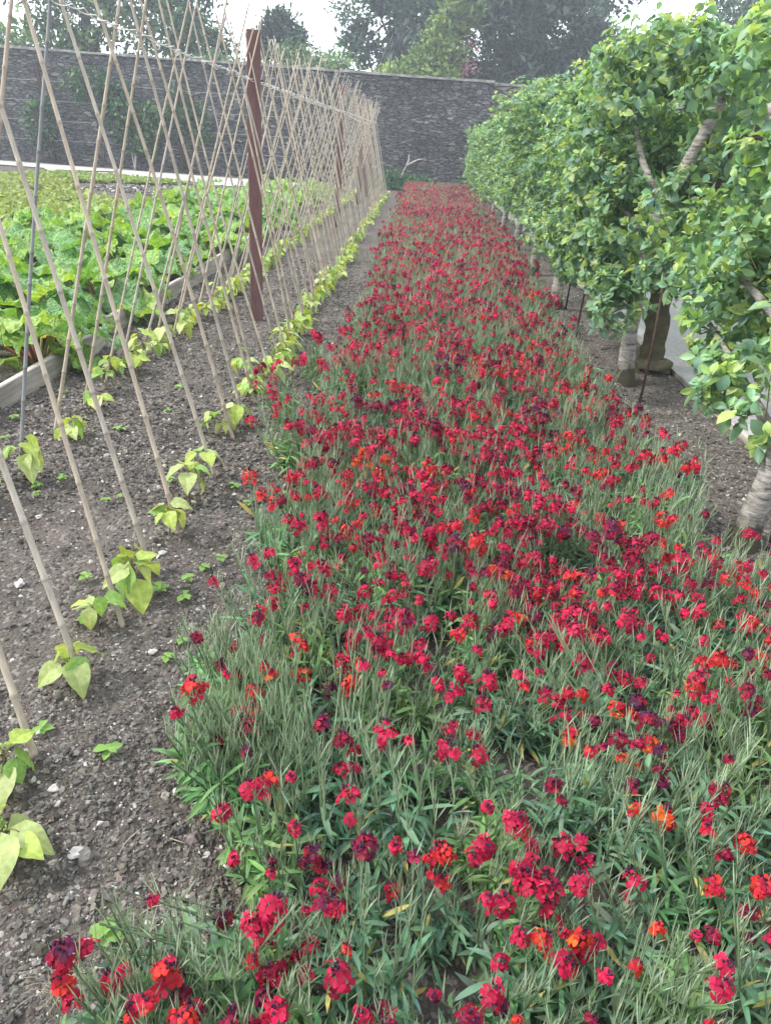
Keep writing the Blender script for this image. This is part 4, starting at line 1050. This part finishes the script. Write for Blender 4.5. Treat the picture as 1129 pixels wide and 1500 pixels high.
# old mossy tree by the path edge
root = empty('old_apple_tree', (2.03, 6.2, 0))
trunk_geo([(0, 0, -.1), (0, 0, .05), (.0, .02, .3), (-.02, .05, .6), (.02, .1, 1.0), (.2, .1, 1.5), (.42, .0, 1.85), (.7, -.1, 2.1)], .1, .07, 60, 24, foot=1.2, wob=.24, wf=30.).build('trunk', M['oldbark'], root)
Geo().add(*tube(spline([(.1, .1, 1.2), (.05, -.2, 1.5), (.2, -.4, 1.8), (.45, -.5, 1.95)], 9), np.linspace(.05, .02, 9), 7)[:3]).build('limb', M['oldbark'], root)
fg = Geo(); V, Q = rock(IV2, IF2, .35, .55, 5).template()[0] * np.array([.17, .17, .13]), None
fg.add(V, T=IF2, C=(.3, .3, .3)); fo = fg.build('root_flare', M['oldbark'], root, loc=(.02, -.02, .05))
r = np.random.default_rng(63)
c3 = crown_geo(r, [(.1, .4, 1.2, .28, .4, .2), (.15, .1, 1.45, .3, .4, .25), (.5, .2, 2.05, .35, .5, .2), (.6, -.4, 2.2, .3, .4, .14), (.3, .8, 1.6, .3, .4, .4), (.2, -.3, 1.15, .2, .25, .12), (.45, .7, 1.3, .3, .4, .3)], 600, True).mesh('apple_crown', M['apple'])
link('crown', c3, root)
tag(root, 'old apple tree with short dark mossy trunk at the path edge', 'apple tree')
# iron stakes
for x, y, h, lab in [(1.6, 4.92, .95, 'thin rusty stake standing in front of the mossy old trunk'), (2.17, 4.92, .42, 'short rusty stake at the edging board of the path'), (1.72, 3.04, 1.0, 'rusty stake right beside the nearest apple trunk'),
                     (1.72, 8.5, .9, 'thin dark stake by the third apple trunk'), (1.6, 7.2, .9, 'thin dark stake between the second and third apple trees')]:
    V, Q, T = tube([(0, 0, -.1), (.004, .004, h * .5), (-.02, .0, h)], .0095, 7); tag(Geo().add(V, Q, T).build('stake', M['iron'], loc=(x, y, 0)), lab, 'stake', 'iron stakes along the apple row')
V, Qb = box(-.016, .016, -.002, .002, -.03, .03); tag(Geo().add(V, Qb).build('plant_tag', M['blue'], smooth=False, loc=(1.6, 5.63, 1.32)), 'small bright blue tag hanging on the second apple tree', 'tag')

# ------------------------------------------------------------------ wall
def wallpiece(x0, x1, y0, z0, h, m, coping_h, name, label, depth=.55):
    root = empty(name, (x0, y0, 0))
    n = int((x1 - x0) / .25); nz_ = 14; xs = np.linspace(0, x1 - x0, n); zs = np.linspace(-.3, h, nz_)
    Xg, Zg = np.meshgrid(xs, zs, indexing='ij'); Pf = np.stack([Xg.ravel(), -.02 * Xg.ravel() * 0 + .09 * (vn2(Xg.ravel() + x0, Zg.ravel(), 1.1, 14) - .5), Zg.ravel()], 1)
    idx = np.arange(n * nz_).reshape(n, nz_); Q = np.stack([idx[:-1, :-1], idx[1:, :-1], idx[1:, 1:], idx[:-1, 1:]], -1).reshape(-1, 4)
    g = Geo().add(Pf, Q)
    Vb, Qb = box(0, x1 - x0, .12, depth, -.3, h - .01); g.add(Vb, Qb)
    g.build('body', m, root)
    c = Geo(); x = 0.
    while x < x1 - x0 - .05:
        w = min(rng.uniform(.35, .75), x1 - x0 - x); t = coping_h * rng.uniform(.75, 1.2)
        Vb, Qb = box(x + .004, x + w - .004, -.09 + rng.normal() * .015, depth + .05, h + .002, h + t); Vb[:, 2] += rng.normal() * .004; c.add(Vb, Qb); x += w
    c.build('coping', M['coping'], root, smooth=False)
    tag(root, label, 'wall'); return root
wallpiece(-32, 2.15, 28.4, 0, 3.42, M['wall'], .07, 'stone_wall', 'long dark slate rubble wall across the far end of the garden')
wallpiece(2.16, 16, 28.34, 0, 3.36, M['wall2'], .07, 'stone_wall', 'paler coursed stone wall behind the apple trees, right of the dark wall')
# wall training wires and posts
for k, z in enumerate((.75, 1.35, 1.95, 2.55)):
    V, Q, T = tube([(x, 28.24, z + .02 * math.sin(x)) for x in np.arange(-20, -3.5, 1.)], .009, 5); tag(Geo().add(V, Q, T).build('wire', M['wire']), 'thin horizontal wire on the stone wall, %s from the ground' % ORD[k], 'wire', 'training wires on the wall')
for x, lab in [(-12.9, 'slanting dark batten on the wall behind the nearest canes'), (-8.4, 'upright dark batten on the wall left of the broad post')]:
    sl = .12 if x < -10 else 0.
    V, Qb = box(-.05, .05, -.04, .04, 0, 3.0); V[:, 0] -= sl * V[:, 2] / 3 * 2; tag(Geo().add(V, Qb).build('batten', M['iron'], smooth=False, loc=(x, 28.22, .05)), lab, 'batten')

# ------------------------------------------------------------------ shrubs, wall plants, background trees
def leafcard(L, W):
    V, Q = blade(L, W, 1, .0, .1, .5); V, Q = blade(L, W, 2, .4, .15, .5); return (V, Q, np.zeros((0, 3), int), np.ones((len(V), 3)), np.zeros(len(Q), int), np.zeros(0, int))
LC = leafcard(1., .5); LN = leafcard(1., .28)
def foliage_cloud(r, blobs, n, size, cols, narrow=False, clump=.35, hang=0., per=26, shell=.45):
    """leaf clumps on lumpy ellipsoids; colours vary clump by clump"""
    g = Geo(); B_ = np.array(blobs, float); ar = (B_[:, 3] * B_[:, 4] + B_[:, 4] * B_[:, 5] + B_[:, 3] * B_[:, 5]); cnt = np.maximum(2, (n / per * ar / ar.sum()).astype(int))
    for b, c in zip(B_, cnt):
        d = rdirs(c, r); rad = 1 - shell * r.random(c) ** 1.3
        ctr = b[:3] + d * rad[:, None] * b[3:6] * (.72 + .56 * vnoise(d * 1.7 + b[:3], 1.0, 3))[:, None]
        k = c * per; ci = np.repeat(np.arange(c), per)
        size = size * 1.12; off = r.normal(size=(k, 3)) * clump * np.array([1, 1, .6]); P = ctr[ci] + off
        ax = norm(d[ci] * .6 + rdirs(k, r) * .8 + [0, 0, .35 - hang]); up = norm(d[ci] + [0, 0, .8] + r.normal(size=(k, 3)) * .6)
        cc = np.array(cols)[r.integers(0, len(cols), c)] * r.uniform(.5, 1.55, (c, 1)); col = cc[ci] * r.uniform(.75, 1.25, (k, 1))
        g.scatter(LN if narrow else LC, frames(P, ax, up, r.uniform(.6, 1.3, k) * size), col)
    return g
def bg_tree(name, label, cat, base, h, blobs, n, size, cols, seed, trunk_r=.2, limbs=6, group='trees beyond the wall', **kw):
    """blobs relative to the base"""
    r = np.random.default_rng(seed); root = empty(name, base); B_ = np.array(blobs, float)
    if trunk_r:
        top = np.array([B_[:, 0].mean(), B_[:, 1].mean(), h]); t = Geo(); P = spline([(0, 0, -.3), top * [.3, .3, .35], top * [.8, .8, .75], top], 12)
        V, Q, T = tube(P, np.linspace(trunk_r, trunk_r * .25, 12), 8); t.add(V, Q, T)
        for k in range(limbs):
            b = B_[r.integers(0, len(B_))]; i0 = int(r.integers(3, 9)); e = b[:3] + rdirs(1, r)[0] * b[3:6] * .6
            V, Q, T = tube(spline([P[i0], (P[i0] + e) / 2 + [0, 0, .2], e], 7), np.linspace(trunk_r * .4, trunk_r * .08, 7), 6); t.add(V, Q, T)
        t.build('trunk', M['bgbark'], root)
    foliage_cloud(r, blobs, int(n * 1.45), size, cols, **kw).build('crown', M['tree'], root)
    tag(root, label, cat, group); return root
DK = [(.03, .06, .038), (.045, .08, .042), (.036, .07, .052)]; MD = [(.055, .12, .055), (.075, .145, .055), (.05, .11, .065)]; LT = [(.13, .22, .085), (.17, .26, .095), (.1, .19, .075)]; YG = [(.19, .28, .06), (.25, .33, .07), (.15, .24, .06)]; BLU = [(.04, .1, .08), (.055, .12, .09)]
# left, loose tall tree behind the canes
bg_tree('tree', 'tall loose dark-trunked tree above the wall at far left behind the canes', 'tree', (-15.7, 38, 0), 10, [(-.6, 0, 6.6, 2.6, 2, 1.2), (2.5, .3, 6.9, 2.6, 2, 1.6), (1.6, 0, 5.1, 2.2, 1.6, 1.), (4.0, 0, 5.2, 1.3, 1.2, 1.), (-2.2, 0, 8.5, 2.5, 2, 1.2), (2, 0, 9, 3.5, 2.5, 1.5), (-1., 0, 4.4, 1.4, 1.2, .7)], 7000, .2, MD + LT[:2], 1, .32, 12, clump=.35)
bg_tree('tree', 'mid green loose-leaved tree above the wall left of the broad post', 'tree', (-11.2, 40, 0), 8.5, [(0, 0, 6.2, 1.3, 1.2, 1.2), (.6, 0, 7.6, 1.2, 1.2, 1.1), (-1.4, 0, 7.6, 1.6, 1.4, 1.2), (.3, 0, 4.8, 1.6, 1.2, .7)], 4200, .2, MD + LT[1:2], 2, .22, 10, clump=.3)
bg_tree('tree', 'dark rounded tree at the upper left corner of the wall', 'tree', (-22.2, 40, 0), 5, [(0, 0, 4.6, 1.6, 1.5, 1.2), (-1.8, 0, 5., 1.8, 1.5, 1.4), (1.4, 0, 4., 1.2, 1, .8)], 4200, .2, DK, 3, .2, 5)
bg_tree('bush', 'low pale bush topping the wall behind the first canes', 'bush', (-18.2, 36, 0), 3.6, [(0, 0, 3.6, 1.5, 1, .9), (1.5, 0, 3.5, 1.2, 1, .7)], 2600, .17, MD + LT, 31, .1, 3)
bg_tree('palm_tree', 'small round-headed dark tree standing alone left of the open sky', 'tree', (-7.1, 41, 0), 5.6, [(0, 0, 5.75, .85, .8, .75), (.5, 0, 5.2, .6, .6, .5), (-.5, 0, 5.1, .6, .6, .5)], 2400, .3, BLU + DK, 4, .14, 5, narrow=True, clump=.22)
bg_tree('bush', 'pale green bushy tree just above the wall right of the broad post', 'tree', (-5.2, 38, 0), 4.2, [(-.6, 0, 4.2, 1.1, 1, .8), (.7, 0, 4.0, 1., 1, .75), (0, 0, 3.5, 1.6, 1, .6)], 3600, .16, LT + MD[:1], 5, .12, 4, clump=.25)
bg_tree('bush', 'dull green bush above the wall behind the middle canes', 'bush', (-8.6, 36, 0), 3.6, [(-.5, 0, 3.6, 1.2, 1, .5), (.9, 0, 3.5, 1., 1, .45)], 2200, .16, MD + LT[:1], 32, .1, 4, clump=.25)
bg_tree('tree', 'big blue-green tree with sky holes above the middle of the wall', 'tree', (-2.0, 44, 0), 8.5, [(-1.6, 0, 7.2, 1.2, 1.2, 1.1), (-.3, 0, 8.0, 1.6, 1.3, 1.1), (1.3, 0, 7.3, 1.7, 1.3, 1.2), (-1.7, 0, 5.6, .9, .9, .8), (1.2, 0, 5.8, 1.5, 1.2, 1.), (2.8, 0, 7.8, 1.4, 1.2, 1.2), (0, 0, 9.6, 2.2, 1.5, .9)], 8000, .2, BLU + MD[:2], 6, .26, 12, clump=.26)
bg_tree('conifer', 'dark weeping conifer drooping over the wall between two lighter trees', 'conifer', (-1.1, 40, 0), 6.2, [(0, 0, 5.2, .9, .7, 1.0), (.7, 0, 5.5, .7, .6, .8), (-.6, 0, 4.5, .6, .6, .9), (.3, 0, 4.2, 1.1, .8, .7)], 3400, .34, [(.028, .055, .05), (.035, .065, .055)], 7, .14, 5, narrow=True, hang=1.6, clump=.2)
bg_tree('bush', 'yellow-green spreading shrub above the wall beside the dark rhododendron', 'bush', (-.6, 38.5, 0), 5, [(-1., 0, 4.0, 1., .9, .5), (.3, 0, 4.5, 1.1, .9, .7), (1.2, 0, 5.4, .9, .9, .9), (.8, 0, 4.1, 1.1, 1, .6), (1.6, 0, 6.6, .8, .8, .8)], 4600, .17, YG + LT[:1], 8, .12, 6, clump=.24)
rh = bg_tree('rhododendron', 'huge dark rhododendron with pink blossom towering behind the wall', 'rhododendron', (4.5, 40, 0), 6.5, [(-2.2, 0, 5.2, 1.5, 1.4, 1.3), (-1, 0, 6.4, 1.8, 1.4, 1.4), (1., 0, 6.3, 2., 1.5, 1.5), (2.8, 0, 5.6, 1.7, 1.4, 1.1), (-1.5, 0, 4., 1.8, 1.3, .9), (.8, 0, 4.5, 2.1, 1.4, 1.1), (3., 0, 4.4, 1.5, 1.3, .9), (4., 0, 5.2, 1.2, 1.2, 1.), (-1.6, 0, 7.6, 1.2, 1.2, .9), (.2, 0, 7.6, 1.4, 1.2, .9)], 20000, .17, DK + [(.07, .11, .07), (.09, .12, .08), (.06, .1, .07)], 9, .2, 10, clump=.28)
r = np.random.default_rng(77); P = np.concatenate([np.c_[r.normal(-3.25, .35, 34), np.full(34, -1.35) + r.normal(size=34) * .15, r.normal(4.55, .25, 34)], np.c_[r.normal(-3.5, .15, 18), np.full(18, -1.), r.normal(5.8, .35, 18)], np.c_[r.normal(-2.9, .3, 10), np.full(10, -1.35), r.normal(5.1, .3, 10)]])
g = Geo()
for p_ in P: g.scatter(LC, frames(p_ + r.normal(size=(9, 3)) * .07, rdirs(9, r), rdirs(9, r), np.full(9, .16)), np.array([(.75, .38, .46)]) * r.uniform(.8, 1.2, (9, 1)))
g.build('blossom', M['tree'], rh)
bg_tree('tree', 'thin open-branched tree with sky showing through, right of the rhododendron top', 'tree', (8.0, 43, 0), 8.6, [(-.4, 0, 7.3, 1.1, 1, .8), (.5, 0, 6.2, 1., 1, .7), (.2, 0, 8.3, 1.3, 1, .8)], 1900, .17, DK + MD, 10, .16, 16, clump=.28)
bg_tree('tree', 'soft green tree between the rhododendron and the apple row', 'tree', (10.4, 41, 0), 5.6, [(-.6, 0, 5.0, 1.1, 1, .8), (.6, 0, 5.5, 1.2, 1, .8), (0, 0, 4.2, 1.8, 1, .9)], 4200, .17, MD + LT[:1], 11, .16, 6, clump=.26)
bg_tree('tree', 'grey-green large tree above the apple trees in the upper right corner', 'tree', (14.2, 42, 0), 8.5, [(-1.4, 0, 6.8, 1.4, 1.3, 1.1), (.4, 0, 7.8, 1.8, 1.4, 1.3), (2.2, 0, 7.2, 1.8, 1.4, 1.6), (0, 0, 5.6, 2.4, 1.4, 1.2), (3.4, 0, 8.4, 2., 1.4, 1.6)], 8500, .19, MD + DK[1:2], 12, .25, 10, clump=.28)
# plants on and under the wall
def wall_plant(x, y, blobs, label, cols, seed, n, size=.12, stem=True, name='wall_plant', cat='wall plant', group='plants trained on the stone wall'):
    r = np.random.default_rng(seed); root = empty(name, (x, y, 0))
    if stem:
        t = Geo()
        for k in range(3):
            b = blobs[k % len(blobs)]; V, Q, T = tube(spline([(0, 0, -.05), (b[0] * .2, .02, b[2] * .45), (b[0] * .6 + r.normal() * .06, .02, b[2] * .8), (b[0] + r.normal() * .2, .02, b[2] + b[5] * .5)], 11), np.linspace(.022, .006, 11), 5); t.add(V, Q, T)
        t.build('stem', M['deadwood' if seed == 202 else 'bgbark'], root)
    foliage_cloud(r, blobs, n, size, cols, clump=.14, per=16).build('foliage', M['tree'], root); tag(root, label, cat, group)
wall_plant(-11.1, 28.0, [(-.3, .1, 2.5, .8, .12, .55), (.7, .1, 2.2, .7, .12, .45)], 'dark climber high on the wall behind the second canes', MD, 201, 1500)
wall_plant(-10., 28.0, [(-.4, .1, 1.7, .9, .12, .5), (.6, .1, 1.5, .8, .12, .6), (.2, .1, 1.0, .7, .12, .5)], 'leafy trained plant on the wall with a pale bare stem', MD + LT[:1], 202, 2400)
wall_plant(-13.2, 28.0, [(.0, .1, 1.3, .5, .12, .8)], 'thin climber on the wall at the left photo edge', MD, 203, 700)
wall_plant(-8.0, 28.0, [(.2, .1, 1.5, .5, .12, .6), (-.3, .1, 2.2, .4, .1, .4)], 'sparse climber on the wall just left of the broad post', MD, 204, 1000)
wall_plant(2.05, 28.0, [(0, .1, 1.9, .32, .12, .38), (.25, .1, 1.5, .35, .12, .4)], 'dark ivy patch on the wall beside the far apple tree', [(.04, .09, .05), (.05, .11, .06)], 205, 1100, stem=False, name='ivy', cat='ivy')
wall_plant(-1.0, 27.6, [(0, 0, .25, .75, .3, .32), (.8, .1, .2, .4, .25, .22)], 'low dark green shrub at the wall foot by the last canes', [(.05, .12, .06), (.07, .15, .07)], 206, 1700, .1, False, 'low_shrub', 'shrub', 'low shrubs at the wall foot')
wall_plant(1.75, 27.7, [(0, 0, .3, .5, .25, .35), (.5, .1, .35, .4, .25, .3)], 'low dark green shrub at the wall foot under the apple row', [(.04, .09, .05), (.06, .12, .06)], 207, 1400, .1, False, 'low_shrub', 'shrub', 'low shrubs at the wall foot')
# bare forked branch leaning by the wall
g = Geo()
for P_ in ([(0, 0, .25), (.1, 0, .5), (.18, 0, .66)], [(.18, 0, .66), (.24, 0, .84), (.22, 0, .98)], [(.18, 0, .66), (.38, 0, .76), (.56, 0, .86), (.68, 0, .86)]):
    V, Q, T = tube(spline(P_, 8), np.linspace(.026, .014, 8), 6); g.add(V, Q, T)
tag(g.build('bare_branch', M['deadwood'], loc=(-.72, 27.35, .15)), 'bare pale forked branch standing at the wall foot beyond the flowers', 'branch')

# small things on the soil in front
g = Geo(); r = np.random.default_rng(5)
for k in range(36):
    a = r.uniform(0, 6.28); b = np.r_[r.normal(size=2) * .02, .004]; L_ = r.uniform(.03, .08); e = b + np.array([math.cos(a) * L_, math.sin(a) * L_, r.uniform(.0, .03)])
    V, Q, T = tube(spline([b, (b + e) / 2 + [0, 0, .012], e], 5), .0008, 3); g.add(V, Q, T)
tag(g.build('dry_grass_tuft', M['straw'], loc=(-.6, .9, float(ground_z(-.6, .9)[0]))), 'small tuft of dry straw-coloured grass on the front soil', 'dry grass')
V, Q = blade(.085, .04, 8, .3, .15, .55); o = Geo().add(V, Q, C=(.26, .36, .2)).build('fallen_leaf', M['bean'], loc=(-.31, .9, float(ground_z(-.31, .9)[0]) + .03)); o.rotation_euler = (.1, .1, -1.4); tag(o, 'pale green oval leaf lying on the soil near the front flowers', 'leaf')
for k, (x, y, a) in enumerate([(-.5, 1.05, .5), (-.33, 1.0, 2.3), (-.6, 1.2, 1.2), (-.45, 1.25, 2.9), (-.62, .98, .2)]):
    V, Q, T = tube(spline([(0, 0, 0), (.03, .004, .006), (.06 + .01 * k, .0, .002)], 6), .0016, 4); o = Geo().add(V, Q, T).build('twig', M['straw'], loc=(x, y, float(ground_z(x, y)[0]) + .012)); o.rotation_euler = (0, 0, a)
    tag(o, '%s dry straw-coloured twig on the front soil, counted from the left photo edge' % ORD[[2, 4, 1, 3, 0].index(k)], 'twig', 'dry twigs on the soil')

# ------------------------------------------------------------------ haze volume added in place of the lens-glare veil over the far garden
hm = bpy.data.materials.new('haze'); hm.use_nodes = True; nt = hm.node_tree; nt.nodes.clear()
ho = nt.nodes.new('ShaderNodeOutputMaterial'); hv = nt.nodes.new('ShaderNodeVolumePrincipled')
hv.inputs['Color'].default_value = (.86, .92, 1., 1); hv.inputs['Density'].default_value = .0034; hv.inputs['Anisotropy'].default_value = .35
nt.links.new(hv.outputs[0], ho.inputs['Volume'])
V, Qb = box(-70, 70, -12, 75, -1.3, 16)
tag(Geo().add(V, Qb).build('haze', hm, smooth=False), 'thin pale haze added to stand in for lens glare', 'haze', kind='stuff')
